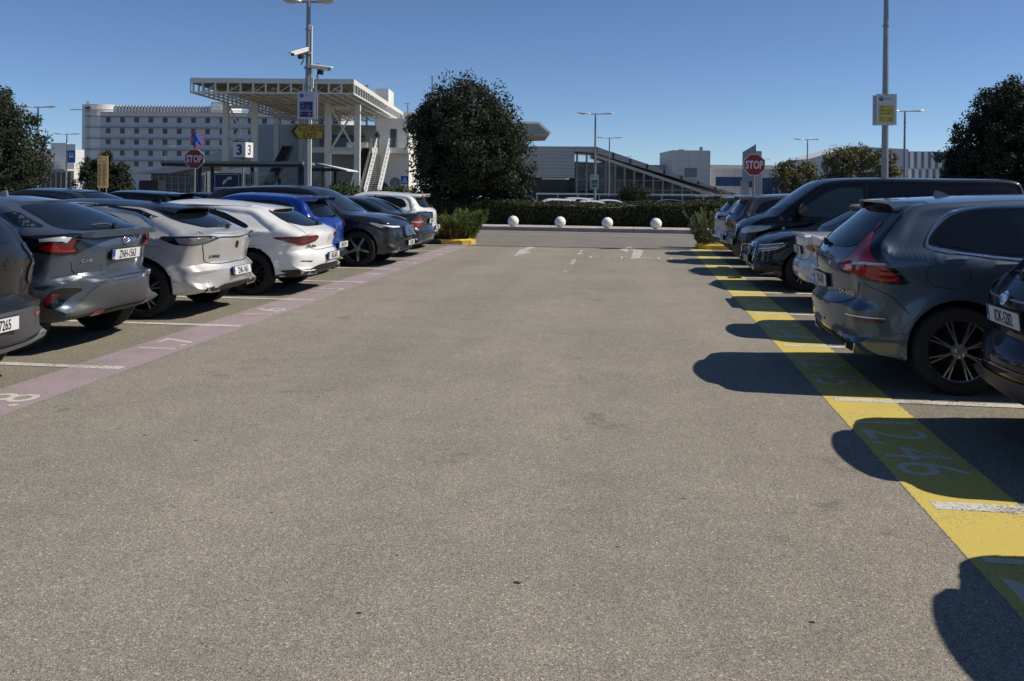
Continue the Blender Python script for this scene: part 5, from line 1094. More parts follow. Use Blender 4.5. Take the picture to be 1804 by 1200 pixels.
def tree(pos, ells, ncl, cr, per, ll, lm, th, label, name='evergreen_tree', tr=.16, limbs=9, group=None, inner=.35, lw=.55):
    r = empty(name, pos, label=label, cat='tree', group=group)
    P, N = clumps(ells, ncl, cr, per, inner); keep = P[:, 2] > .12
    leaves('crown', P[keep], N[keep], ll, ll*lw, lm, r)
    b = MB(); b.tube([(0, 0, -.05 if Vector(pos).length < 40 else -1), (.03, .02, th*.5), (-.04, .03, th), (.0, 0, th*1.6)], [tr*1.3, tr, tr*.85, tr*.45], 10)
    for k in range(limbs):
        e = ells[k % len(ells)]; d = rng.normal(size=3); d[2] = abs(d[2])*.7; d /= np.linalg.norm(d)
        q = Vector(np.array(e[0])+d*np.array(e[1])*.75); p0 = Vector((0, 0, th*(.7+.6*random.random()))); mid = (p0+q)/2+Vector((0, 0, -.12*random.random()))
        b.tube([p0, mid, q], [tr*.5, tr*.3, .02], 7)
    b.build('trunk', M['bark'], r, 60)
    return r
def at(px, d, z=0): return Wc(U(px, d), d, z)
# big round evergreen in the hedge; its crown spans 725-950 px and tops out at 137 px
tree(at(822, 38, .1), [((-.2, 0, 3.5), (2.1, 2.2, 2.35), .50), ((.9, -.3, 2.5), (1.65, 1.8, 1.5), .22), ((-.9, .2, 2.2), (1.25, 1.6, 1.4), .18), ((.25, 0, 4.85), (1.15, 1.2, .85), .10), ((1.75, -.3, 1.8), (1.0, 1.0, .8), .08), ((1.3, 0, 3.7), (1.0, 1.2, .9), .08), ((-1.5, 0, 3.9), (.7, 1.0, .9), .06)], 600, .36, 75, .13, L_DARK, 1.2, 'big round dark evergreen tree left of the ball bollards')
tree(at(-50, 36, 0), [((0, 0, 3.1), (2.5, 2.5, 2.2), .6), ((.2, 0, 4.4), (1.4, 1.5, 1.1), .2), ((1.0, .2, 2.2), (1.6, 1.6, 1.5), .25)], 560, .36, 70, .13, L_DARK, 1.1, 'dark evergreen tree cut off by the left edge')
tree(at(1772, 46, 0), [((.1, 0, 3.1), (2.9, 2.6, 2.6), .6), ((.3, 0, 5.15), (1.7, 1.8, 1.95), .35), ((-1.0, 0, 1.9), (2.0, 2.0, 1.5), .15)], 800, .38, 75, .15, L_DARK, 1.2, 'tall dark evergreen tree at the right edge behind the van')
tree(at(180, 60, 0), [((0, 0, 1.5), (1.7, 1.5, 1.4), .5), ((-.9, 0, 2.4), (.6, .6, .8), .12), ((.2, 0, 2.8), (.5, .5, .8), .1), ((1.3, 0, 2.2), (.6, .5, .6), .1), ((1.2, 0, 1.2), (1.0, 1, .9), .2)], 300, .26, 50, .14, L_DARK, .8, 'spiky dark tree in front of the hotel, behind the yellow notice board', 'cypress_tree')
OL = 'small trees with thin crowns before the terminal'
tree(at(1402, 78, 0), [((0, 0, 2.6), (1.9, 1.6, 1.35), .5), ((-.9, 0, 3.2), (.7, .8, .8), .14), ((.9, 0, 3.0), (.9, .8, .7), .14), ((0, 0, 1.5), (1.3, 1.1, .7), .12)], 210, .30, 26, .22, L_OLIVE, 1.2, 'small thin-crowned tree right of the right stop sign', 'young_tree', .10, 12, OL, .25, .5)
tree(at(1488, 66, 0), [((0, 0, 3.2), (1.4, 1.5, 1.6), .4), ((.9, 0, 3.9), (1.0, 1.0, .9), .25), ((-.6, 0, 3.7), (.8, .8, .6), .15), ((-.6, 0, 2.4), (.9, .8, .6), .15)], 230, .30, 26, .20, L_OLIVE, 1.4, 'thin-crowned tree left of the right-hand sign post, before the pale block', 'young_tree', .11, 12, OL, .25, .5)
tree(at(1555, 66, 0), [((0, 0, 3.2), (1.0, 1.2, 1.3), .5), ((.6, 0, 2.6), (.9, .9, .8), .3)], 120, .30, 26, .20, L_OLIVE, 1.4, 'thin-crowned tree behind the right-hand sign post', 'young_tree', .10, 10, OL, .25, .5)
BU = 'rounded bushes'
for (px, d, w_, h_, lm, lb) in ((1118, 95, 1.5, 1.7, L_DARK, 'round dark bush under the sloping glass gallery'), (1268, 100, .8, .8, L_DARK, 'small dark bush left of the triangular sign'), (603, 46, 1.0, 1.6, L_MID, 'bright green oleander bush right of the blue shelter'), (700, 60, 1.5, 1.5, L_MID, 'flowering bush below the white staircase'), (238, 56, 1.2, 1.1, L_MID, 'low green bush left of the blue shelter'), (745, 42, 1.0, 1.1, L_MID, 'bush left of the big tree trunk')):
    r = tree(at(px, d, 0), [((0, 0, h_*.5), (w_, w_, h_*.52), 1.0)], int(90*w_*h_), .22, 40, .12, lm, .3, lb, 'bush', .05, 4, BU); r['category'] = 'bush'
# hedge behind the pavement: clipped box of leaves around a core
r = empty('clipped_hedge', (0, 0, 0), label='long clipped dark green hedge behind the ball bollards', cat='hedge')
def hz(x): return 1.00+.05*math.sin(x*.9)+.04*math.sin(x*2.3+1)+(.06 if x > 2 else 0)
b = MB(); xs = np.arange(-16, 16, .5)
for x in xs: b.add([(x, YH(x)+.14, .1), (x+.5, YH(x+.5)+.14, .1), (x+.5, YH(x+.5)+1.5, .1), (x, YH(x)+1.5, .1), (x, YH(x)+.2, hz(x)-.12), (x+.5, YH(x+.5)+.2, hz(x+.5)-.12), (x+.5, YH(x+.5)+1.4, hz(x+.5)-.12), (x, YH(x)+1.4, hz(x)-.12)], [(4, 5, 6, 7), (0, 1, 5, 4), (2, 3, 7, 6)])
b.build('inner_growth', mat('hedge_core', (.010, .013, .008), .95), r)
n = 70000; X = rng.uniform(-16, 16, n); f = rng.random(n) < .45
bmp = .07*np.sin(X*3.1)+.05*np.sin(X*7.3+2); hv = np.array([hz(x) for x in X]); yk = np.array([YH(x) for x in X])
Z = np.where(f, rng.uniform(.10, 1, n)*hv, hv+rng.normal(0, .035, n)); Y = np.where(f, yk+.10+rng.normal(0, .05, n)+bmp*.6, yk+rng.uniform(.08, 1.55, n)); Z = np.where(f, Z, Z-.10*np.exp(-((Y-yk-.1)/.1)**2))
leaves('leaves', np.stack([X, Y, Z], 1), np.stack([0*X, -1.0*f, 1-.6*f], 1), .075, .042, L_HEDGE, r)
# second, lower band of planting left of the big tree
P, N = clumps([((-10, 36.6, .5), (5.5, .9, .55), 1.0)], 420, .22, 40)
o = leaves('shrub_border', P, N, .09, .05, L_HEDGE); tag(o, 'dark shrub border left of the big tree', 'shrubs')
# blade-leaved shrubs
def blades(name, pos, n, h, rad, lm, label, lean=.35, wd=.012, ll=.16, nst=26, cat='shrub'):
    P = []; D = []
    for i in range(nst):
        a = rng.uniform(0, 2*math.pi); q = rng.random()**.6*rad*.35; l = lean*(.2+rng.random()); hh = h*(.35+.65*rng.random()**.8)
        for j in range(n//nst):
            t = rng.random()**.8; P.append((q*math.cos(a)+math.cos(a)*l*hh*t**1.4, q*math.sin(a)+math.sin(a)*l*hh*t**1.4, hh*t)); D.append((math.cos(a)*.5, math.sin(a)*.5, 1.0))
    P = np.array(P); D = np.array(D)+rng.normal(size=(len(P), 3))*.38; D /= np.linalg.norm(D, axis=1)[:, None]
    s_ = np.cross(D, rng.normal(size=D.shape)); s_ /= np.linalg.norm(s_, axis=1)[:, None]
    L_ = ll*(.6+.7*rng.random(len(P)))[:, None]; w_ = wd*(.7+.6*rng.random(len(P)))[:, None]
    v = np.stack([P, P+D*L_*.5+s_*w_, P+D*L_, P+D*L_*.5-s_*w_], 1).reshape(-1, 3)
    r = empty(name, pos, label=label, cat=cat); me = bpy.data.meshes.new('foliage'); me.from_pydata(v.tolist(), [], [(4*i, 4*i+1, 4*i+2, 4*i+3) for i in range(len(P))]); link('foliage', me, r, lm)
    b = MB()
    for i in range(7):
        a = i*.9; b.tube([(0, 0, 0), (rad*.3*math.cos(a), rad*.3*math.sin(a), h*.6)], [.012, .005], 5)
    b.build('stems', M['bark'], r)
L_FRESH = leafmat('fresh_shrub_leaves', (.08, .11, .03), (.22, .26, .08)); 
blades('oleander_shrub', (-4.95, 25.9, .1), 8000, .82, 1.0, L_FRESH, 'fresh green upright shrub at the tip of the left kerb island', .55, .013, .17, 70)
blades('oleander_shrub', (-5.65, 26.05, .1), 4500, .62, .9, L_FRESH, 'lower green shrub just left of the upright one on the left island', .6, .012, .15, 50)
blades('dry_shrub', (-5.75, 25.7, .1), 5200, .50, 1.0, L_BROWN, 'brownish dry shrub beside the white hatchback on the left island', .8, .010, .11, 60)
blades('dry_shrub', (-5.15, 25.55, .1), 3000, .34, .8, L_BROWN, 'low dry shrub in front of the green one on the left island', .9, .010, .10, 44)
blades('grey_shrub', (2.02, 25.62, .1), 5200, 1.0, .8, L_GREY, 'grey-green upright shrub on the right kerb island', .45, .010, .11, 50)
# ------------------------------------------------ lamps, signs
M['lamp'] = mat('lamp_housing', (.50, .51, .52), .4, .3); M['lens'] = mat('lamp_lens', (.55, .56, .55), .2, 0, coat=.5)
def head_mesh(L_):
    b = MB(); n = 14; k = 10; vs = []
    for i in range(n+1):
        t = i/n; wd = .02+.15*math.sin(math.pi*min(1, t*1.02))**.6; hh = .02+.055*math.sin(math.pi*min(1, t))**.6; z = .03*math.sin(t*1.6)
        for j in range(k): a = 2*math.pi*j/k; vs.append((t*L_, wd*math.cos(a), z+hh*math.sin(a)*(1.0 if math.sin(a) > 0 else .75)))
    fs = [(i*k+j, (i+1)*k+j, (i+1)*k+(j+1) % k, i*k+(j+1) % k) for i in range(n) for j in range(k)]+[tuple(range(k)), tuple(range(n*k+k-1, n*k-1, -1))]
    return b.add(vs, fs)
def lamp(px, d, label, H=7.4, heads=2, hl=.75, arm=.35, r=.065, rz=0, name='street_lamp', group='street lamps around the car park'):
    p = at(px, d); o = empty(name, p, TH+rz, label=label, cat='street lamp', group=group)
    b = MB(); b.tube([(0, 0, -1 if d > 40 else 0), (0, 0, H*.55), (0, 0, H)], [r*1.15, r, r*.72], 12); b.lathe([(0, 0), (r*2, 0), (r*2, .02), (r*1.2, .25), (r*1.1, .25)], 16); b.lathe([(r*.95, H-.9), (r*1.05, H-.9), (r*1.05, H-.84), (r*.95, H-.84)], 12)
    b.build('pole', M['steel'], o, 50)
    b = MB(); b.tube([(-arm if heads == 2 else 0, 0, H-.02), (0, 0, H), (arm, 0, H-.02)], .035, 8); b.build('arm', M['steel'], o, 50)
    for sg in ((1, -1) if heads == 2 else (1,)):
        h = head_mesh(hl).build('lamp_head', M['lamp'], o, 60); h.location = (sg*arm*.9, 0, H-.02); h.rotation_euler = (0, R(-3), 0 if sg > 0 else math.pi)
        l = MB(); l.lathe([(0, -.075), (.08, -.07), (.11, -.035), (.11, -.02)], 20); g = l.build('lens', M['lens'], h, 60); g.location = (hl*.6, 0, .01); g.scale = (1.7, .95, 1)
    return o
LP = lamp(541, 28.2, 'lamp post with two cameras, purple notice 01 and the yellow exit sign', 7.35, r=.09, hl=.62, arm=.22, name='lamp_post')
RP = lamp(1558.5, 24.8, 'tall lamp post with the yellow notice 12 behind the van', 7.0, r=.085, hl=.62, arm=.22, name='lamp_post')
for (px, d, lb, h, k, rz) in ((1048, 72, 'double lamp in front of the sloping gallery, carrying the green notice', 7.4, 2, 0), (1073, 108, 'double lamp just right of the one with the green notice', 7.4, 2, 0),
    (1098, 165, 'low distant double lamp between gallery and round bush', 7.0, 2, 0), (1087, 190, 'far small double lamp left of the round bush', 5.2, 2, 0), (1422, 108, 'double lamp above the thin-crowned tree right of the right stop sign', 7.4, 2, 0), (1593, 67, 'double lamp right of the yellow notice 12', 7.4, 2, 0),
    (1345, 185, 'far double lamp just right of the right stop sign', 7.4, 2, 0), (66, 70, 'double lamp rising from behind the tree at the left edge', 7.4, 2, 0), (117, 110, 'double lamp in front of the white annex wall', 7.4, 2, 0), (291, 147, 'single lamp with a short head in front of the hotel windows', 7.4, 1, 0),
    (1298, 160, 'far lamp before the blue windows left of the glass pylon', 5.2, 2, 0), (1616, 130, 'far double lamp low before the striped building', 4.6, 2, 0), (541, 84, 'double lamp behind the purple notice 01', 8.8, 2, 0)):
    lamp(px, d, lb, h, k, 1.1 if d < 80 else 1.3, .4, .085, rz)
def camera_box(parent_post, loc, yaw, pitch, label):
    o = empty('security_camera', loc, TH+yaw, label=label, cat='camera', group='security cameras on the left lamp post')
    b = MB(); b.prism([(-.09, -.02), (-.085, .045), (-.06, .075), (.06, .075), (.085, .045), (.09, -.02), (.06, -.055), (-.06, -.055)], -.30, .27); c = b.build('housing', M['white'], o, 40); c.rotation_euler = (pitch, 0, 0)
    b = MB(); b.prism([(-.075, -.02), (-.07, .04), (.07, .04), (.075, -.02), (.05, -.045), (-.05, -.045)], -.305, -.298); g = b.build('lens_window', M['gloss'], c)
    b = MB(); b.prism([(-.105, .05), (-.07, .09), (.07, .09), (.105, .05)], -.38, .29); b.build('sun_shield', M['white'], c, 40)
    b = MB(); b.box(-.09, .09, -.08, .06, -.20, -.06); b.build('infrared_lamp', M['black'], c, bevel=.01)
    b = MB(); b.tube([(0, .05, -.05), (0, .12, -.25), (-.15 if yaw < 0 else .15, .15, -.35)], .022, 8); b.build('bracket', M['steel'], o, 50)
camera_box(LP, at(527, 28.0, Zp(527, 92, 28)), R(-40), R(20), 'left white camera tilted downward on the left lamp post')
camera_box(LP, at(563, 28.0, Zp(563, 120, 28)), R(75), R(8), 'right white camera pointing right, lower on the left lamp post')
b = MB(); z1 = Zp(541, 120, 28.2); b.tube([(0, 0, z1), (.28, -.02, z1+.05), (.45, 0, z1-.0)], .022, 8); b.tube([(0, 0, z1-.2), (.18, 0, z1+.1), (.35, 0, z1+.15)], .018, 8); b.lathe([(.10, z1-.02), (.13, z1-.02), (.13, z1+.04), (.10, z1+.04)], 16); b.lathe([(.10, z1+.42), (.13, z1+.42), (.13, z1+.48), (.10, z1+.48)], 16); b.tube([(-.02, 0, z1+.45), (-.22, 0, z1+.5)], .02, 8)
b.tube([(.30, 0, z1-.05), (.32, 0, z1-.3), (.18, 0, z1-.42)], .012, 6)
jb = MB(); jb.box(.08, .17, -.05, .05, z1-.62, z1-.30); jb.build('junction_box', M['white'], LP)
b.build('camera_bracket', M['steel'], LP, 50)
b = MB(); b.tube([(.11, -.02, 0.1), (.11, -.02, z1+1.3)], .028, 8); b.build('conduit', M['white'], LP, 50)

NAVY = mat('navy_print', (.01, .05, .13), .5); M['signgrey'] = mat('sign_board', (.52, .54, .57), .45); M['purple'] = mat('purple_panel', (.045, .014, .12), .5); M['syel'] = mat('yellow_panel', (.46, .40, .06), .5)
M['sred'] = mat('sign_red', (.30, .012, .015), .4); M['sblue'] = mat('sign_blue', (.01, .10, .40), .4); M['sgreen'] = mat('sign_green', (.02, .17, .08), .5); M['exit'] = mat('exit_yellow', (.50, .30, .02), .45); M['orange'] = mat('notice_cream', (.62, .43, .20), .5)
def T(name, s, size, m, par, x, z, y=-.016, sx=1.0, bold=0, align='CENTER'): return text(name, s, size, m, par, (x, y, z), sx=sx, bold=bold, align=align)
def notice(px, py, d, w_, h_, pm, num, lines, first, label, post=None, second=True):
    o = empty('zone_notice', at(px, d, Zp(px, py, d)), TH, label=label, cat='sign')
    b = MB(); b.box(-w_/2, w_/2, -.012, .012, -h_/2, h_/2); b.build('board', M['signgrey'], o)
    if second: b = MB(); b.box(-w_/2+second*w_*.1, w_/2+second*w_*.1, .10, .124, -h_/2-.005, h_/2-.03); b.build('rear_board', M['signgrey'], o)
    k = w_/.54
    b = MB(); b.box(-.20*k, .20*k, -.016, -.0125, -.19*h_, .13*h_); b.build('zone_panel', pm, o)
    b = MB(); b.box(-.20*k, .20*k, -.016, -.0125, -.42*h_, -.22*h_); b.build('number_panel', pm, o)
    b = MB(); b.lathe([(0, -.017), (.060*k, -.017), (.060*k, -.0125)], 28, 'y', (-.145*k, 0, .34*h_)); b.build('roundel', NAVY, o)
    b = MB(); b.tube([(-.16*k, -.019, .30*h_), (-.16*k, -.019, .365*h_), (-.135*k, -.019, .37*h_), (-.125*k, -.019, .345*h_), (-.14*k, -.019, .325*h_)], .007*k, 6); b.build('roundel_letter', M['signgrey'], o)
    tm = M['signgrey'] if pm is not M['syel'] else M['ink']
    T('heading', first, .045*k, NAVY, o, .05*k, .365*h_, sx=1.0, y=-.014); T('heading', 'Parking', .042*k, NAVY, o, .01*k, .325*h_, y=-.014)
    T('caption', 'Θέσεις', .034*k, tm, o, -.13*k, .095*h_, y=-.018); T('caption', 'Spaces', .030*k, tm, o, -.13*k, .055*h_, y=-.018)
    T('range_text', lines[0], .062*k, tm, o, -.03*k, -.03*h_, y=-.018, bold=.001); T('range_text', lines[1], .062*k, tm, o, -.04*k, -.13*h_, y=-.018, bold=.001)
    T('caption', 'Σειρά', .034*k, tm, o, -.14*k, -.285*h_, y=-.018); T('caption', 'Row', .030*k, tm, o, -.15*k, -.335*h_, y=-.018)
    T('row_number', num, .105*k, tm, o, .10*k, -.32*h_, y=-.018, bold=.002)
    for z in (-.03, -.13): b = MB(); b.prism([(.175*k, z*h_-.012), (.175*k, z*h_+.012), (.193*k, z*h_)], -.018, -.0155); b.build('arrow', tm, o)
    b = MB(); b.lathe([(0, -.02), (.012, -.02), (.014, -.012)], 12, 'y', (-.01, 0, .46*h_)); b.build('bolt', M['ink'], o)
    return o
notice(538.5, 185.5, 28.0, .545, .86, M['purple'], '01', ['1.39 - 1.76', '1.1 - 1.38'], 'Long Term', 'grey notice with purple panels and number 01 on the left lamp post', second=1)
notice(1560.5, 193, 24.6, .545, .84, M['syel'], '12', ['12.39 - 12.76', '12.1 - 12.38'], 'Executive', 'grey notice with yellow panels and number 12 on the right lamp post', second=-1)
notice(1047, 320, 71.8, .66, 1.1, M['sgreen'], '05', ['5.39 - 5.76', '5.1 - 5.38'], 'Long Term', 'small notice with green panels on the lamp before the gallery', second=0)
# exit arrow sign
d = 27.9; o = empty('exit_sign', at(540, d, Zp(540, 232, d)), TH, label='yellow arrow-shaped exit sign in Greek and English below the purple notice', cat='sign')
out = [(-.52, 0), (-.37, .225), (.50, .225), (.50, -.225), (-.37, -.225)]
b = MB(); b.prism(out, -.012, .012); b.build('border', M['ink'], o)
b = MB(); b.prism([(-.50, 0), (-.36, .205), (.48, .205), (.48, -.205), (-.36, -.205)], -.016, -.0125); b.build('face', M['exit'], o)
b = MB(); b.prism([(-.48, 0), (-.345, .19), (-.25, .19), (-.385, 0), (-.25, -.19), (-.345, -.19)], -.019, -.0165); b.build('chevron', M['ink'], o)
[T('lettering', 'ΕΞΟΔΟΣ', .212, M['ink'], o, .125+q*.005, .10+q*.002, -.018-q*.0004, .84, 0) for q in (-1, 0, 1)]; T('lettering', 'EXIT', .215, M['ink'], o, .10, -.10, -.018, .95, .0035)
# stop signs
def stop(px, py, d, label, w_=.60, no_stop=False):
    z = Zp(px, py, d); o = empty('stop_sign', at(px, d), TH, label=label, cat='sign')
    def octo(r): return [(r*math.cos(R(22.5+45*k)), z+r*math.sin(R(22.5+45*k))) for k in range(8)]
    b = MB(); b.prism(octo(w_*.541), -.010, .010); b.build('rim', M['white'], o)
    b = MB(); b.prism(octo(w_*.505), -.014, -.0105); b.build('face', M['sred'], o)
    T('lettering', 'STOP', .31, M['white'], o, 0, z, -.016, .66, .008)
    b = MB(); b.tube([(0, .04, 0), (0, .04, z+.25+(.62 if no_stop else 0))], .03, 12); b.build('post', M['steel'], o, 50)
    if no_stop:
        q = empty('no_stopping_sign', at(px+4, d, z+.60), TH+R(62), label='round blue and red no-stopping sign above the left stop sign', cat='sign')
        b = MB(); b.lathe([(0, -.012), (.25, -.012), (.25, .0)], 36, 'y'); b.build('rim', M['sred'], q)
        b = MB(); b.lathe([(0, -.016), (.20, -.016), (.20, -.0125)], 36, 'y'); b.build('face', M['sblue'], q)
        b = MB(); b.beam((-.15, -.019, -.15), (.15, -.019, .15), .045, .004); b.beam((-.15, -.0215, .15), (.15, -.0215, -.15), .045, .004); b.build('cross_bars', M['sred'], q)
stop(342, 280, 28.2, 'left red stop sign with a no-stopping sign above it', .60, True)
stop(1328.5, 290.5, 25.4, 'right red stop sign above the white and grey hatchbacks')
# bus sign
d = 75; o = empty('bus_sign', at(125, d), TH, label='white and blue bus stop sign left of the hotel', cat='sign')
z0, z1 = Zp(125, 287, d), Zp(125, 254, d); b = MB(); b.box(-.34, .36, -.02, .02, z0, z1); b.build('board', M['white'], o)
b = MB(); b.box(-.32, .34, -.026, -.021, z0+.04, z0+(z1-z0)*.66); b.build('blue_panel', M['sblue'], o)
b = MB(); zc = z0+(z1-z0)*.36; b.box(-.16, .18, -.031, -.027, zc-.10, zc+.26); b.box(-.13, -.07, -.031, -.027, zc-.17, zc-.101); b.box(.09, .15, -.031, -.027, zc-.17, zc-.101); b.build('bus_symbol', M['white'], o)
b = MB(); b.box(-.12, .14, -.035, -.032, zc+.05, zc+.20); b.build('bus_window', M['sblue'], o)
b = MB(); b.tube([(-.42, 0, -1), (-.42, 0, z1+.1)], .045, 10); b.build('post', M['steel'], o, 50)
# cream notice board, pedestrian sign
d = 40; o = empty('notice_board', at(181, d), TH+R(8), label='tall cream notice board covered in small print', cat='sign')
z0, z1 = Zp(181, 331, d), Zp(181, 274.5, d); b = MB(); b.box(-.22, .22, -.02, .02, z0, z1); b.build('board', M['orange'], o)
b = MB(); b.box(-.20, -.16, -.025, -.021, z1-.12, z1-.06); b.box(-.14, -.06, -.025, -.021, z1-.10, z1-.085); b.box(-.12, .12, -.025, -.021, z1-.25, z1-.23)
pr = mat('faint_print', (.30, .19, .08), .7)
for c_ in (-.18, .02):
    for k in range(46):
        l_ = .15*(.6+.4*random.random()); z = z1-.34-.0215*k
        if z > z0+.05 and k % 9: b.box(c_, c_+l_, -.025, -.021, z, z+.009)
b.build('print', pr, o)
b = MB(); b.tube([(-.15, 0, 0), (-.15, 0, z0)], .03, 8); b.tube([(.15, 0, 0), (.15, 0, z0)], .03, 8); b.build('legs', M['steel'], o)
def ped(px, py, d, s_, label):
    z = Zp(px, py, d); o = empty('crossing_sign', at(px, d), TH, label=label, cat='sign')
    b = MB(); b.box(-s_/2, s_/2, -.01, .01, z-s_/2, z+s_/2); b.build('board', M['sblue'], o)
    b = MB(); b.prism([(-s_*.4, z-s_*.36), (0, z+s_*.4), (s_*.4, z-s_*.36)], -.014, -.0105); b.build('triangle', M['white'], o)
    b = MB(); b.beam((0, -.017, z+.12*s_), (0, -.017, z-.1*s_), .07*s_, .004); b.beam((0, -.017, z-.1*s_), (-.12*s_, -.017, z-.3*s_), .05*s_, .004); b.beam((0, -.0215, z-.1*s_), (.12*s_, -.0215, z-.3*s_), .05*s_, .004); b.build('walking_figure', M['ink'], o)
    b = MB(); b.tube([(0, .03, -1), (0, .03, z+s_/2)], .03, 8); b.build('post', M['steel'], o)
ped(193, 311.5, 62, .5, 'small blue pedestrian crossing sign right of the cream notice board'); ped(713, 317, 58, .5, 'blue pedestrian crossing sign below the white building'); ped(1363, 332, 80, .45, 'blue crossing sign right of the right stop sign post')
d = 88; o = empty('warning_sign', at(1270, d), TH, label='triangular warning sign on a thin post above the hedge', cat='sign'); z = Zp(1270, 338, d)
b = MB(); b.prism([(-.26, z-.2), (0, z+.26), (.26, z-.2)], -.01, .01); b.build('rim', M['sred'], o)
b = MB(); b.prism([(-.19, z-.15), (0, z+.18), (.19, z-.15)], -.014, -.0105); b.build('face', M['syel'], o); b = MB(); b.tube([(0, .03, -1), (0, .03, z)], .03, 8); b.build('post', M['steel'], o)
d = 60; p = at(860-175, d)
o = empty('round_sign_back', at(696, d), TH, label='grey back of a round traffic sign under the white building', cat='sign'); z = Zp(696, 322, d); b = MB(); b.lathe([(0, -.01), (.36, -.01), (.36, .01), (0, .01)], 32, 'y', (0, 0, z)); b.build('disc', M['steel'], o); b = MB(); b.tube([(0, -.03, 0), (0, -.03, z+.1)], .03, 8); b.build('post', M['steel'], o)
# lightbox with the figure 3
d = 52; o = empty('light_box', at(428, d), TH, label='square box sign with a blue 3 on each face above the shelter', cat='sign')
z0, z1 = Zp(428, 278, d), Zp(428, 250.5, d); zc = (z0+z1)/2
o.rotation_euler = (0, 0, TH-R(16))
b = MB(); b.box(-.40, .40, -.40, .40, z0, z1); b.build('box', M['white'], o, bevel=.01)
b = MB(); b.box(-.42, .42, -.42, .42, z1, z1+.04); b.box(-.42, .42, -.42, .42, z0-.04, z0); b.build('trim', M['black'], o)
T('figure', '3', .80, NAVY, o, 0, zc, -.405, 1.05, .03); text('figure', '3', .80, M['ink'], o, (.405, 0, zc), (R(90), 0, R(90)), sx=.9, bold=.01)
b = MB(); b.tube([(0, 0, -1), (0, 0, z0)], .07, 10); b.build('post', M['steel'], o)

# ------------------------------------------------ buildings
M['clad'] = mat('pale_cladding', (.56, .565, .57), .6, var=.05, vscale=.4); M['clad2'] = mat('white_render', (.74, .73, .69), .7, var=.06, vscale=.5); M['conc'] = mat('concrete', (.46, .455, .44), .85, var=.12, vscale=.6)
M['bwin'] = mat('blue_window_glass', (.02, .065, .17), .08, 0, spec=.8); M['dwin'] = mat('dark_window_glass', (.035, .05, .07), .15, 0, spec=.5); M['seam'] = mat('panel_joint', (.15, .15, .15), .7)
M['cream'] = mat('cream_steel_paint', (.72, .69, .60), .5, var=.05); M['roofg'] = mat('roof_grey', (.20, .21, .22), .6, var=.1, vscale=.5); M['gal'] = mat('gallery_metal', (.38, .40, .40), .5, .3, var=.08, vscale=.3)
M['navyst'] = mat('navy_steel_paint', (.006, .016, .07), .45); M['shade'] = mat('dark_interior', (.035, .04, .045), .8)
M['pane'] = mat('clear_glass_pane', (.55, .62, .63), .02, 0, trans=1, alpha=.32)
def brick_mat(name, col, joint, sx, sz):
    m = mat(name, col, .6, var=.05, vscale=.4); n = m.node_tree; b = n.nodes['Principled BSDF']; src = b.inputs['Base Color'].links[0].from_socket
    tc = n.nodes.new('ShaderNodeTexCoord'); mp = n.nodes.new('ShaderNodeMapping'); mp.inputs['Rotation'].default_value = (R(90), 0, 0); n.links.new(tc.outputs['Object'], mp.inputs[0])
    br = n.nodes.new('ShaderNodeTexBrick'); br.offset = 0; br.inputs['Scale'].default_value = 1; br.inputs['Brick Width'].default_value = sx; br.inputs['Row Height'].default_value = sz; br.inputs['Mortar Size'].default_value = .03; br.inputs['Mortar Smooth'].default_value = .3
    n.links.new(mp.outputs[0], br.inputs[0]); mx = n.nodes.new('ShaderNodeMix'); mx.data_type = 'RGBA'; n.links.new(br.outputs['Fac'], mx.inputs[0]); n.links.new(src, mx.inputs[6]); mx.inputs[7].default_value = (*joint, 1); n.links.new(mx.outputs[2], b.inputs['Base Color']); return m
M['panel'] = brick_mat('panelled_wall', (.62, .61, .59), (.35, .35, .35), 1.6, 1.4); M['rib'] = brick_mat('ribbed_metal_wall', (.40, .41, .41), (.22, .22, .22), 40, .42)
# hotel
d = 230; k = d/FPX
def hu(px): return U(px, d)
o = empty('hotel', Wc(0, d), TH, label='long pale hotel with five rows of square windows behind the station canopy', cat='building')
def hzp(py, px=250): return Zp(px, py, d)
b = MB(); b.box(hu(150), hu(600), 0, 18, 0, hzp(197)); b.build('wall', M['clad'], o)
b = MB(); b.lathe([(hu(167)-hu(131), 0), (hu(167)-hu(131), hzp(184)), (0, hzp(184))], 40, 'z', (hu(167), 5, 0)); b.build('stair_tower', M['clad2'], o, 40)
b = MB(); b.box(hu(150), hu(158), -.4, 0, hzp(196), hzp(189)); b.build('tower_opening', M['shade'], o)
b = MB(); b.box(hu(177), hu(372), 2, 16, hzp(197)+.01, hzp(186)); b.build('plant_screen', M['roofg'], o)
b = MB()
for i in range(34): x = hu(180+5.7*i); b.box(x, x+.45, 1.6, 1.99, hzp(196), hzp(184.5))
b.build('roof_louvres', M['clad'], o)
b = MB(); b.box(hu(368), hu(400), 1, 12, hzp(197), hzp(178)); b.box(hu(372), hu(388), .8, 1, hzp(194), hzp(184)); b.build('lift_housing', M['clad2'], o)
rows = [(207, 216), (226.5, 235.5), (246, 255), (265.5, 274.5), (285, 293.5)]
wn = 0
for i in range(18):
    px = 161+25*i
    for j, (y0, y1) in enumerate(rows):
        if j >= 3 and px < 200 or px > 560 and j > 2 or px > 420 and j == 4: continue
        wn += 1; b = MB(); b.box(hu(px), hu(px+8), -.05, .0-.003, hzp(y1), hzp(y0)); b.build('window', M['dwin'], o)
for j, (y0, y1) in enumerate(rows):
    b = MB(); b.box(hu(150), hu(598), -.55, -.06, hzp(y0-1.2), hzp(y0-2.2)); b.build('sun_shade', M['roofg'], o)
b = MB(); b.box(hu(127), hu(598), -1.4, -.56, hzp(195.5), hzp(194.2)); b.build('cornice', M['clad2'], o)
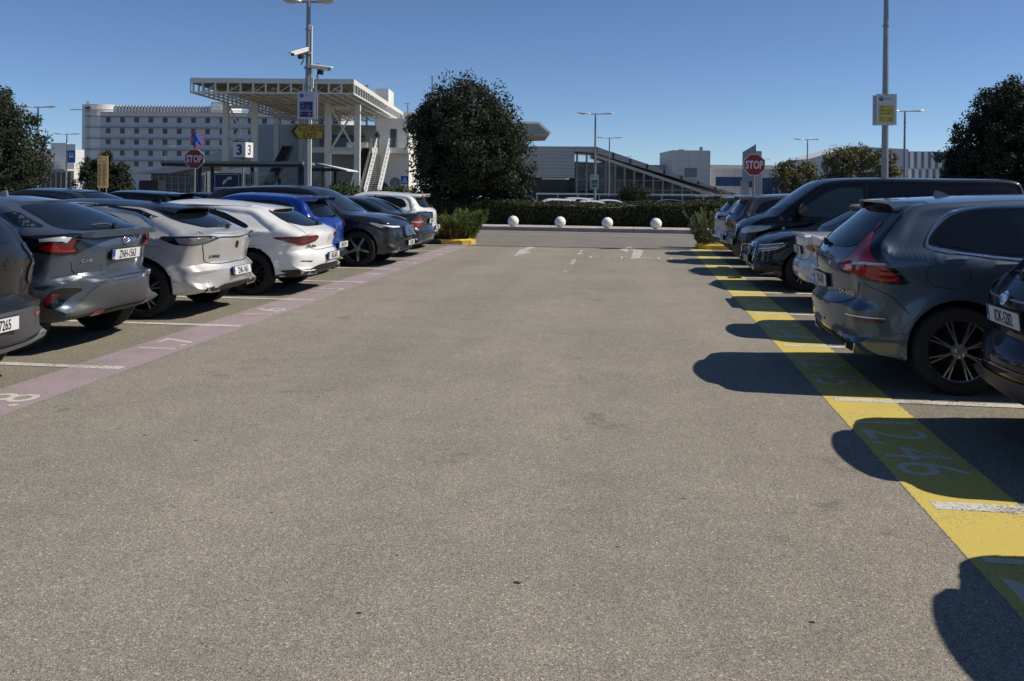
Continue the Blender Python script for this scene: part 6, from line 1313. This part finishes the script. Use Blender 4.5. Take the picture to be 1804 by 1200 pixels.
b = MB(); b.tube([(hu(139), 4, hzp(184)), (hu(139), 4, hzp(177))], .12, 6); b.tube([(hu(142), 4, hzp(184)), (hu(142), 4, hzp(177))], .12, 6); b.build('antennas', M['roofg'], o)
# annex left
d = 150; o = empty('annex_building', Wc(0, d), TH, label='low grey building with a white upper wall at the far left', cat='building')
b = MB(); b.box(U(-60, d), U(128, d), .4, 4, -1, Zp(90, 262, d)); b.build('wall', M['panel'], o)
b = MB(); b.box(U(92, d), U(118, d), -.6, .39, Zp(100, 285, d), Zp(100, 252, d)); b.build('white_wall', M['clad2'], o)
b = MB(); b.box(U(-60, d), U(130, d), -3, .39, Zp(90, 301, d), Zp(90, 298, d)); b.build('canopy', M['conc'], o)
for q in range(7): b = MB(); x = U(62+9*q, d); b.box(x, x+.55, .30, .39, .3, Zp(90, 304, d)); b.build('window', M['dwin'], o)
# low glazed hall in front of the hotel, left of the station
d = 120; o = empty('metro_hall', Wc(0, d), TH, label='low glazed hall with a rising grey roof between the tree and the canopy', cat='building')
b = MB(); b.prism([(U(228, d), Zp(228, 306, d)), (U(300, d), Zp(300, 293, d)), (U(415, d), Zp(415, 258, d)), (U(480, d), Zp(480, 232, d)), (U(480, d), Zp(480, 255, d)), (U(415, d), Zp(415, 282, d)), (U(300, d), Zp(300, 305, d))], 0, 14); b.build('roof', M['gal'], o)
b = MB(); b.box(U(250, d), U(520, d), 3, 3.2, -1, Zp(300, 306, d)); b.build('glass_wall', M['dwin'], o)
b = MB()
for i in range(22): x = U(252+12*i, d); b.box(x, x+.16, 2.85, 2.99, -1, Zp(300, 303, d))
for y in (335, 324, 312): b.box(U(250, d), U(520, d), 2.86, 2.98, Zp(300, y, d), Zp(300, y-1, d))
b.build('mullions', M['steel'], o)
b = MB(); b.box(U(470, d), U(560, d), 1.0, 1.3, -1, Zp(500, 232, d)); b.build('side_wall', M['conc'], o)

# station canopy and stairs
D0 = 75; o = empty('station', Wc(0, D0), TH, label='white station with a latticed flat canopy, columns and outdoor stairs', cat='building')
def su(px, d): return U(px, d)
UL, UR = U(333, 75), U(622, 75); zt, zb, zl = 10.33, 9.9, 9.2; DB = 34
b = MB(); b.box(UL, UR, 0, DB, zb+.02, zt); b.build('roof', M['cream'], o)
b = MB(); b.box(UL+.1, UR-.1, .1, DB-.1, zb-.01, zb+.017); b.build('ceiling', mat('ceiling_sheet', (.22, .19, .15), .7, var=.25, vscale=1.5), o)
b = MB(); nx_ = 13
for i in range(nx_+1):
    x = UL+(UR-UL)*i/nx_; b.box(x-.07 if i else x, x+.07 if i < nx_ else x, .02, .16, zl, zb-.002)
b.box(UL, UR, .0, .14, zl-.12, zl-.001)
for i in range(nx_):
    x = UL+(UR-UL)*i/nx_; x1 = UL+(UR-UL)*(i+1)/nx_
    if i % 2: b.beam((x, .3, zl), (x1, .3, zb), .06)
b.build('front_truss', M['cream'], o)
b = MB()
for i in range(26): y = DB*(i+.5)/26; b.box(UR-.14, UR, y-.06, y+.06, zl, zb-.002); b.box(UL, UL+.14, y-.06, y+.06, zl, zb-.002)
b.box(UR-.14, UR+.003, .15, DB, zl-.12, zl-.002); b.box(UL-.003, UL+.14, .15, DB, zl-.12, zl-.002)
b.build('side_truss', M['white'], o)
b = MB()
for i in range(1, 15): x = UL+(UR-UL)*i/15; b.box(x-.05, x+.05, .2, DB, zl-.05, zl+.05)
for i in range(1, 24): y = DB*i/24; b.box(UL+.15, UR-.15, y-.05, y+.05, zl-.10, zl-.052)
for i in range(0, 15):
    for j in range(0, 22):
        if (i+j) % 2: x = UL+(UR-UL)*(i+.5)/15; y = DB*(j+.5)/22; b.beam((x-.4, y, zl), (x+.4, y+.5, zb-.05), .045)
for i in range(1, 8):
    x = UL+(UR-UL)*i/8; b.box(x-.04, x+.04, .2, DB, 9.50, 9.60)
b.build('lattice', M['cream'], o)
xr = U(737, 109); b = MB(); b.box(UR+.003, xr, 34, 40, zb, zt); b.box(UR+.003, xr, 34, 34.14, zl-.12, zl-.001)
for i in range(6): x = UR+.2+(xr-UR-.28)*i/5; b.box(x-.05, x+.05, 34.01, 34.12, zl, zb-.002)
b.build('rear_roof_return', M['cream'], o)
for (px, d, top) in ((397, 84, 9.05), (447.5, 84, 9.05), (577, 84, 9.05), (629, 84, 9.05), (487, 103, 9.05), (693, 103.3, 9.05), (531, 103, 9.05)):
    x = U(px, d); w_ = .26 if d < 90 else .28; b = MB(); b.box(x-w_, x+w_, d-D0-w_, d-D0+w_, -1, top)
    for q in range(8): b.box(x+w_, x+w_+.04, d-D0-w_*.7, d-D0+w_*.7, .8+q*1.05, .86+q*1.05)
    b.build('column', M['cream'], o)
y = 84-D0
for (a, c_) in ((397, 447.5), (577, 629)):
    b = MB()
    xa_, xb_ = U(a, 84)+.27, U(c_, 84)-.27; b.beam((xa_, y, 8.7), (xb_, y, 4.9), .16); b.beam((xa_, y+.18, 4.9), (xb_, y+.18, 8.7), .16)
    b.box(xa_, xb_, y-.14, y+.14, 8.55, 8.85)
    if a > 500: b.box(xa_, xb_, y-.14, y+.14, 4.4, 4.75)
    b.build('cross_bracing', M['cream'], o)
x0, x1 = U(548, 90), U(735, 90)
b = MB(); b.box(x0, U(655, 90), 15, 32, 4.75, 5.3); b.box(U(686, 90), U(718, 90), 15, 17.9, 4.75, 5.3); b.build('upper_deck', M['cream'], o)
b = MB(); b.box(U(440, 107), U(665, 107), 32, 32.4, -1, 8.6); b.build('rear_wall', M['gal'], o)
b = MB(); b.box(U(560, 106), U(640, 106), 31.7, 31.99, 5.6, 7.4); b.build('shop_front', M['dwin'], o)
b = MB(); b.box(U(662, 93), U(720, 93), 18, 30, -1, 7.9); b.box(U(659, 93), U(724, 93), 17.7, 30.2, 7.9, 8.4); b.build('stair_block', M['clad2'], o)
b = MB(); b.box(U(687, 93), U(698, 93), 17.93, 17.998, 5.3, 7.3); b.build('door', M['dwin'], o)
b = MB(); b.box(U(604, 90), U(640, 90), 17, 18.5, 5.3, 5.9); b.build('balcony_counter', M['conc'], o)
b = MB(); b.box(x0, U(655, 90), 15.0, 15.05, 5.31, 6.25); b.box(U(686, 90), U(718, 90), 15, 15.05, 5.31, 6.25); b.build('balcony_glass', M['pane'], o)
b = MB(); b.box(x0, U(655, 90), 22, 22.2, -1, 4.74); b.box(U(650, 90), U(662, 90), 18, 18.3, -1, 4.74); b.build('lower_wall', M['conc'], o)
b = MB(); b.lathe([(0, 0), (.95, 0), (.95, .1), (0, .1)], 40, 'y', (U(668, 92), 17.75, 1.0)); b.build('round_opening', M['shade'], o)
# white stairs towards the car park
def stair(ua, ub, da, za, db, zb_, mt, nm, rail=True, solid=False):
    r_ = MB(); n = 26
    for i in range(n):
        t = i/n; dd = db+(da-db)*t; z = zb_+(za-zb_)*t; r_.box(ua, ub, dd-D0, dd-D0+(da-db)/n*(1.0 if solid else .9), z-(.5 if solid else .05), z+(.0 if not solid else (za-zb_)/n))
    r_.build(nm, mt, o)
    s_ = MB()
    for x in (ua-.08, ub+.08):
        s_.beam((x, db-D0, zb_-.1), (x, da-D0, za-.1), .12, .45)
        if rail:
            s_.beam((x, db-D0, zb_+1.0), (x, da-D0, za+1.0), .09); s_.beam((x, db-D0, zb_+.6), (x, da-D0, za+.6), .05)
            for i in range(0, 13): t = i/12; dd = db+(da-db)*t; z = zb_+(za-zb_)*t; s_.beam((x, dd-D0, z), (x, dd-D0, z+1.0), .06)
    s_.build('stair_rail' if rail else 'escalator_side', M['white'] if rail else M['steel'], o)
stair(U(665, 90), U(684, 90), 90, 5.2, 82.4, .2, M['cream'], 'steps')
stair(U(638, 90), U(651, 90), 90, 5.2, 82.4, .2, M['black'], 'escalator', False, True); stair(U(500, 96), U(514, 96), 96, 5.6, 86, .2, M['black'], 'escalator', False, True)
for (px, d, h) in ((645, 112, 13.9), (760, 118, 15.8), (717, 116, 12.1)):
    q = empty('mast', at(px, d), TH, label={645: 'stout grey mast rising behind the canopy roof edge', 760: 'tall thin mast left of the big tree top', 717: 'short mast at the rear end of the canopy'}[px], cat='mast'); b = MB(); b.tube([(0, 0, -1), (0, 0, h)], .14 if px == 645 else .10, 8); b.tube([(-.5, 0, h-.1), (.3, 0, h-.1)], .03, 6); b.build('pole', M['steel'], q)
a_ = at(645, 112, 13.8); c_ = at(760, 118, 15.7); b = MB(); b.tube([a_, c_], .02, 5); tag(b.build('mast_wire', M['steel']), 'thin wire between the two taller masts', 'wire')
b = MB(); b.box(U(660, 112), U(683, 112), 0, 5, 8.5, Zp(670, 156, 112)); q = empty('plant_room', Wc(0, 112), TH, label='small white plant room standing above the canopy', cat='building'); b.build('wall', M['clad2'], q)
# two persons on the upper deck
def person(px, d, z, label, col):
    bm = bmesh.new(); sk_ = bm.verts.layers.skin.verify()
    J = {'pel': (0, 0, .95, .13), 'ch': (0, 0, 1.30, .15), 'nk': (0, 0, 1.48, .06), 'hd': (0, -.01, 1.62, .10), 'ht': (0, 0, 1.72, .07), 'ls': (-.19, 0, 1.40, .06), 'le': (-.25, .02, 1.12, .045), 'lh': (-.22, -.08, .88, .035), 'rs': (.19, 0, 1.40, .06), 're': (.24, .02, 1.12, .045), 'rh': (.21, -.10, .90, .035),
         'lk': (-.10, -.02, .50, .065), 'lf': (-.11, .02, .06, .045), 'lt': (-.12, -.14, .03, .035), 'rk': (.10, -.04, .50, .065), 'rf': (.12, -.02, .06, .045), 'rt': (.13, -.18, .03, .035)}
    V = {}
    for k_, (x, y, zz, r_) in J.items(): v = bm.verts.new((x, y, zz)); v[sk_].radius = (r_, r_); v[sk_].use_root = k_ == 'pel'; V[k_] = v
    for a, b_ in (('pel', 'ch'), ('ch', 'nk'), ('nk', 'hd'), ('hd', 'ht'), ('ch', 'ls'), ('ls', 'le'), ('le', 'lh'), ('ch', 'rs'), ('rs', 're'), ('re', 'rh'), ('pel', 'lk'), ('lk', 'lf'), ('lf', 'lt'), ('pel', 'rk'), ('rk', 'rf'), ('rf', 'rt')): bm.edges.new((V[a], V[b_]))
    me = bpy.data.meshes.new('person'); bm.to_mesh(me); bm.free(); p = link('person', me, None, mat('dark_clothes', col, .8)); p.modifiers.new('s', 'SKIN'); m2 = p.modifiers.new('d', 'SUBSURF'); m2.levels = m2.render_levels = 1
    p.location = at(px, d, z); p.rotation_euler = (0, 0, TH); tag(p, label, 'person')
person(565, 90.8, 5.3, 'person in dark clothes standing on the station upper deck', (.02, .02, .025)); person(664, 90.6, 5.3, 'person in black at the top of the white stairs', (.02, .02, .02))

# blue shelter with pay point
d = 46; o = empty('shelter', Wc(0, d), TH, label='long flat-roofed shelter on navy blue posts with a pay-station panel', cat='shelter')
def s_(px): return U(px, d)
zr = Zp(420, 288, d)
b = MB(); b.box(s_(290), s_(538), -.6, 2.2, zr-.03, zr+.10); b.build('roof', M['roofg'], o)
b = MB(); b.box(s_(291), s_(537), -.55, 2.1, zr-.16, zr-.031); b.build('roof_beam', M['black'], o)
b = MB(); b.add([(s_(566), -1.0, zr+.05), (s_(617), -1.0, zr-.30), (s_(617), 2.4, zr-.30), (s_(545), 2.4, zr+.05), (s_(566), -1.0, zr), (s_(617), -1.0, zr-.36), (s_(617), 2.4, zr-.36), (s_(545), 2.4, zr)], [(0, 1, 2, 3), (7, 6, 5, 4), (0, 4, 5, 1), (1, 5, 6, 2), (2, 6, 7, 3), (3, 7, 4, 0)]); b.build('side_roof', M['clad2'], o)
b = MB(); b.box(s_(540), s_(600), .2, 2.2, zr-.34, zr-.20); b.build('side_beam', M['black'], o)
for px in (320, 351, 373, 426, 476, 527, 533, 556, 578):
    b = MB(); b.box(s_(px)-.07, s_(px)+.07, .0 if px % 2 else 1.8, .14 if px % 2 else 1.94, -1, zr-.165); b.build('post', M['navyst'], o)
b = MB(); b.box(s_(376), s_(424), .02, .08, .3, Zp(400, 305, d)); b.build('panel', M['navyst'], o)
b = MB(); x0, x1, z0, z1 = s_(378), s_(421), .4, Zp(400, 307, d); b.box(x0, x1, .0, .015, z1-.025, z1); b.box(x0, x0+.025, .0, .015, z0, z1-.026); b.box(x1-.025, x1, .0, .015, z0, z1-.026); b.build('panel_border', M['signgrey'], o)
hx, hz_ = s_(400), Zp(400, 317, d)
b = MB(); b.prism([(hx-.24, hz_-.20), (hx-.20, hz_-.06), (hx-.10, hz_+.03), (hx+.02, hz_+.05), (hx+.04, hz_+.0), (hx-.03, hz_-.06), (hx-.10, hz_-.17), (hx-.17, hz_-.25)], .0, .015); b.prism([(hx-.02, hz_+.07), (hx+.03, hz_+.15), (hx+.22, hz_+.17), (hx+.24, hz_+.04), (hx+.06, hz_+.0)], -.004, .012); b.build('hand_symbol', M['signgrey'], o)
for (a, c_) in ((322, 350), (353, 374), (429, 475), (535, 577)): b = MB(); b.box(s_(a), s_(c_), 1.0, 1.02, .3, zr-.4); b.build('glass_panel', M['pane'], o)
b = MB(); b.box(s_(481), s_(510), 1.2, 1.35, zr-.75, zr-.42); b.build('display', M['gloss'], o)
T('display_text', 'P3  ----', .14, mat('amber_leds', (.35, .12, .05), .5), o, s_(495), zr-.58, 1.195)
b = MB(); b.lathe([(0, 0), (.09, 0), (.09, .45), (.04, .52), (.03, .6), (0, .6)], 16, 'z', (s_(540), -.1, 1.25)); b.box(s_(540)-.02, s_(540)+.02, -.05, .05, -1, 1.25); b.build('fire_extinguisher', M['sred'], o)
b = MB(); b.box(-.4, .4, -.4, .4, -1, Zp(272, 318, 38)); q = b.build('waste_container', M['black'], None, bevel=.03); q.location = at(268, 38); q.rotation_euler = (0, 0, TH); tag(q, 'black square waste container left of the blue shelter', 'bin')

# terminal side: gallery, big roof, blocks
d = 112; o = empty('terminal_gallery', Wc(0, d), TH, label='grey ribbed hall with a long glazed gallery sloping down to the right', cat='building')
def g_(px): return U(px, d)
def gz(px, py): return Zp(px, py, d)
b = MB(); b.box(g_(800), g_(1012), 0, 22, gz(980, 313), gz(980, 258)); b.build('ribbed_wall', M['rib'], o)
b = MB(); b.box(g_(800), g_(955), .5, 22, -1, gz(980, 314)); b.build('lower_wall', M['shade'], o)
b = MB(); b.prism([(g_(1012.5), gz(1012, 258)), (g_(1050), gz(1050, 258.5)), (g_(1300), gz(1300, 343)), (g_(1300), gz(1300, 346.5)), (g_(1050), gz(1050, 270)), (g_(1012.5), gz(1012, 267))], 0, 9); b.build('gallery_roof', M['rib'], o)
b = MB(); b.prism([(g_(1048), gz(1048, 270.5)), (g_(1262), gz(1262, 343)), (g_(1250), gz(1250, 344)), (g_(1048), gz(1048, 276))], 1, 8); b.build('gallery_ramp', M['clad'], o)
b = MB(); b.prism([(g_(1014), gz(1014, 268)), (g_(1050), gz(1050, 271)), (g_(1262), gz(1262, 345)), (g_(1014), gz(1014, 345))], 1.5, 1.6); b.build('gallery_glazing', M['pane'], o)
b = MB()
for i in range(15):
    px = 1016+17*i; top = 268 if px < 1050 else 270+(px-1050)*.345; b.box(g_(px), g_(px)+.22, 1.2, 1.49, -1, gz(px, top+2))
for py in (292, 318, 335):
    pr_ = 1262 if py == 335 else (1190 if py == 318 else 1110); b.box(g_(1014), g_(pr_), 1.25, 1.4, gz(1050, py), gz(1050, py-1.4))
b.build('gallery_frame', M['steel'], o)
b = MB()
for i in range(9): px = 1050+30*i; b.beam((g_(px), -.04, gz(px, 258.5+(px-1050)*.338)), (g_(px), -.04, gz(px, 270+(px-1050)*.306)), .18)
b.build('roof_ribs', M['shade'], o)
b = MB(); b.box(g_(955), g_(1060), 8, 8.2, -1, gz(1000, 315)); b.build('entrance_wall', M['dwin'], o)
b = MB(); b.prism([(g_(1010), -1), (g_(1262), -1), (g_(1240), gz(1240, 336)), (g_(1080), gz(1080, 284)), (g_(1010), gz(1010, 281))], 8.3, 8.5); b.build('rear_wall', M['gal'], o)
b = MB(); b.prism([(g_(1040), 3.2), (g_(1100), 4.9), (g_(1100), 5.3), (g_(1040), 3.7)], 5, 6); b.build('inner_ramp', M['conc'], o)
# large roof seen right of the tree
d = 130; o = empty('hall_roof', Wc(0, d), TH, label='large pale roof edge jutting out right of the big tree', cat='building')
b = MB(); b.prism([(U(800, d), Zp(800, 213, d)), (U(948, d), Zp(948, 216.5, d)), (U(968, d), Zp(968, 234, d)), (U(968, d), Zp(968, 236, d)), (U(912, d), Zp(912, 238, d)), (U(800, d), Zp(800, 240, d))], 0, 20); b.build('roof', M['roofg'], o)
b = MB(); b.beam((U(800, d), -.1, Zp(800, 213, d)), (U(948, d), -.1, Zp(948, 216.5, d)), .3); b.beam((U(948, d), -.1, Zp(948, 216.5, d)), (U(969, d), -.1, Zp(969, 235, d)), .3); b.build('roof_edge', M['clad2'], o)
b = MB(); b.box(U(800, d), U(926, d), 3, 18, -1, Zp(912, 238, d)-.01); b.build('wall', M['rib'], o)
# panelled block
d = 140; o = empty('office_block', Wc(0, d), TH, label='square panelled block with one blue window above the sloping gallery', cat='building')
b = MB(); b.box(U(1184, d), U(1251, d), 0, 12, -1, Zp(1215, 265, d)); b.build('wall', M['panel'], o)
b = MB(); b.box(U(1206, d), U(1227, d), -.08, -.003, Zp(1215, 312, d), Zp(1215, 296, d)); b.build('window', M['bwin'], o)
b = MB()
for q in (1206, 1213, 1220, 1226.5): b.box(U(q, d), U(q, d)+.08, -.12, -.081, Zp(1215, 312, d), Zp(1215, 296, d))
b.box(U(1206, d), U(1227, d), -.119, -.082, Zp(1215, 304.3, d), Zp(1215, 303.6, d)); b.build('window_frame', M['steel'], o)
b = MB(); b.box(U(1204, d), U(1211, d), 3, 5, Zp(1215, 265, d), Zp(1215, 262, d)); b.tube([(U(1242, d), 3, Zp(1215, 265, d)), (U(1242, d), 3, Zp(1215, 257.5, d))], .28, 8); b.build('chimney', M['roofg'], o)
b = MB(); b.box(U(1120, d), U(1184, d)-.01, 6, 12, -1, Zp(1150, 289, d)); b.build('link_wing', M['gal'], o)
d = 150; o = empty('terminal_wing', Wc(0, d), TH, label='long low pale wing with blue ribbon windows behind the right stop sign', cat='building')
b = MB(); b.box(U(1252, d), U(1440, d), 0, 14, -1, Zp(1300, 297, d)); b.build('wall', M['panel'], o)
b = MB(); b.box(U(1249, d), U(1440, d), 5, 14, Zp(1300, 297, d), Zp(1300, 289.5, d)); b.build('upper_wall', M['conc'], o)
for (a, c_, y0, y1) in ((1261, 1307, 312, 328), (1313, 1330, 313, 330), (1343, 1372, 313, 342), (1376, 1400, 313, 342), (1425, 1455, 314, 333)): b = MB(); b.box(U(a, d), U(c_, d), -.1, -.003, Zp(1300, y1, d), Zp(1300, y0, d)); b.build('window', M['bwin'], o)
d = 120; o = empty('side_terminal', Wc(0, d), TH, label='pale building with a slanting roofline between the two thin-crowned trees', cat='building')
b = MB(); b.prism([(U(1425, d), -1), (U(1600, d), -1), (U(1600, d), Zp(1500, 262, d)), (U(1500, d), Zp(1500, 258, d)), (U(1425, d), Zp(1425, 280, d))], 0, 10); b.build('wall', M['clad'], o)
b = MB(); b.box(U(1447, d), U(1457, d), -.1, -.003, Zp(1450, 298, d), Zp(1450, 286, d)); b.build('window', M['dwin'], o); b = MB(); b.box(U(1466, d), U(1540, d), -.1, -.003, Zp(1450, 322, d), Zp(1450, 303, d)); b.build('window', M['shade'], o)
d = 125; o = empty('striped_building', Wc(0, d), TH, label='two-storey building with vertical blue and white stripes left of the right-edge tree', cat='building')
b = MB(); b.box(U(1570, d), U(1720, d), -1.5, 10, -1, Zp(1620, 267.5, d)); b.build('wall', M['clad2'], o)
for i in range(12):
    px = 1577+12.2*i
    for (y0, y1, sh) in ((268.5, 297, 0), (299, 318, -4)): b = MB(); b.box(U(px+sh, d), U(px+sh+4.5, d), -1.6, -1.503, Zp(1620, y1, d), Zp(1620, y0, d)); b.build('window', M['bwin'], o)
b = MB(); b.box(U(1570, d), U(1720, d), -1.66, -1.61, Zp(1620, 298.5, d), Zp(1620, 297.3, d)); b.build('floor_band', M['conc'], o)
# glass pylon
d = 70; o = empty('glass_pylon', at(1321, d), TH, label='tall green glass pylon with a slanted top behind the right stop sign', cat='pylon')
b = MB(); b.prism([(-.56, Zp(1310, 320, d)), (.46, Zp(1330, 318, d)), (.46, Zp(1330, 254, d)), (-.56, Zp(1310, 268, d))], 0, .12); b.build('glass', mat('green_glass', (.30, .42, .43), .08, 0, spec=.8), o)
b = MB(); b.box(.40, .95, .2, .8, -1, Zp(1336, 266, d)); b.box(-.56, .0, .3, .6, -1, Zp(1320, 318, d)); b.build('column', M['conc'], o)
# far car-park parapet, rows of parked cars beyond the hedge
for (a, c_, d, lb) in ((945, 1294, 96, 'long pale guard rail below the gallery'), (1290, 1470, 98, 'pale guard rail right of the glass pylon')):
    o = empty('guard_rail', Wc(0, d), TH, label=lb, cat='railing'); b = MB(); b.box(U(a, d), U(c_, d), 0, .12, Zp(1100, 344, d), Zp(1100, 341.2, d)); b.build('rail', M['clad2'], o)
    b = MB()
    x = U(a, d)
    while x < U(c_, d): b.box(x, x+.12, .02, .1, -1, Zp(1100, 344, d)-.002); x += 2.2
    b.build('posts', M['conc'], o)
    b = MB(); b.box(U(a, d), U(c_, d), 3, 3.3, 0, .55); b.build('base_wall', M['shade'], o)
FG = 'cars parked beyond the hedge'
def far(src, px, d, hd, pm, label, rz=0):
    p = at(px, d); r = copy_tree(src.root, None, ('door_handle', 'panel_gap', 'parking_sensor', 'badge_lettering', 'number_plate', 'plate_holder', 'wheel', 'rear_wiper', 'antenna_fin', 'exhaust_trim', 'exhaust_opening', 'tail_light_housing', 'reflector', 'lamp_strip', 'arch_trim'))
    r.location = (p.x, p.y, -.6); r.rotation_euler = (0, 0, hd+R(rz)); tag(r, label, 'car', FG); r.name = 'parked_car'
    old = src.sp['paint']
    for ch in r.children:
        if ch.type == 'MESH':
            for ms in ch.material_slots:
                if ms.material == old: ms.link = 'OBJECT'; ms.material = pm
    # wheels stay as plain discs this far away
    b = MB()
    for a in (src.sp['ra'], src.sp['fa']):
        for sg in (1, -1): y0, y1 = sorted((sg*(src.W/2-.24), sg*(src.W/2-.03))); b.lathe([(0, y0), (src.sp['wr'], y0), (src.sp['wr'], y1), (0, y1)], 20, 'y', (a, 0, src.sp['wr']))
    b.build('tyre', M['rubber'], r, 40)
dk, wt, gr, bl_, sv = P_['anth'], P_['white'], P_['dgrey'], P_['black'], P_['pearl']
N_ = 0
for (src, px, d, hd, pm, lb) in ((wh, 700, 52, 0, gr, 'dark grey car beyond the hedge, left end beside the white hatchback'), (bmw, 740, 54, 0, bl_, 'black car beyond the hedge seen left of the big tree trunk'), (wh, 776, 57, 0, gr, 'grey car beyond the hedge just left of the tree trunk'),
    (b4, 826, 48, 0, gr, 'blue-grey saloon beyond the hedge just right of the tree trunk'), (bmw, 836, 53, 0, dk, 'dark saloon beyond the hedge, second right of the tree trunk'), (wh, 850, 58, 0, bl_, 'black hatchback beyond the hedge below the big crown'), (bmw, 868, 62, 0, wt, 'white saloon beyond the hedge below the right of the big crown'), (wh, 884, 66, 0, wt, 'white hatchback beyond the hedge at the crown edge'),
    (xcr, 950, 60, 0, bl_, 'black wagon beyond the hedge left of the green notice'), (wh, 1022, 56, 0, wt, 'white hatchback beyond the hedge left of the green notice post'), (wh, 1052, 62, 0, sv, 'white car beyond the hedge right of the green notice post'), (bmw, 1100, 56, 0, wt, 'white saloon with a black roof edge below the round bush'), (bmw, 1128, 60, 0, sv, 'pale saloon beyond the hedge right of the round bush'), (bmw, 1235, 62, 0, bl_, 'black saloon beyond the hedge left of the triangular sign')):
    far(src, px, d, TH+hd+math.pi, pm, lb)
sheet('far_lawn', [tuple(Wc(u, d_)[:2]) for u, d_ in ((-140, 300), (140, 300), (200, 420), (-200, 420))], .02, mat('far_grass', (.05, .06, .03), .9, var=.3, vscale=.2))
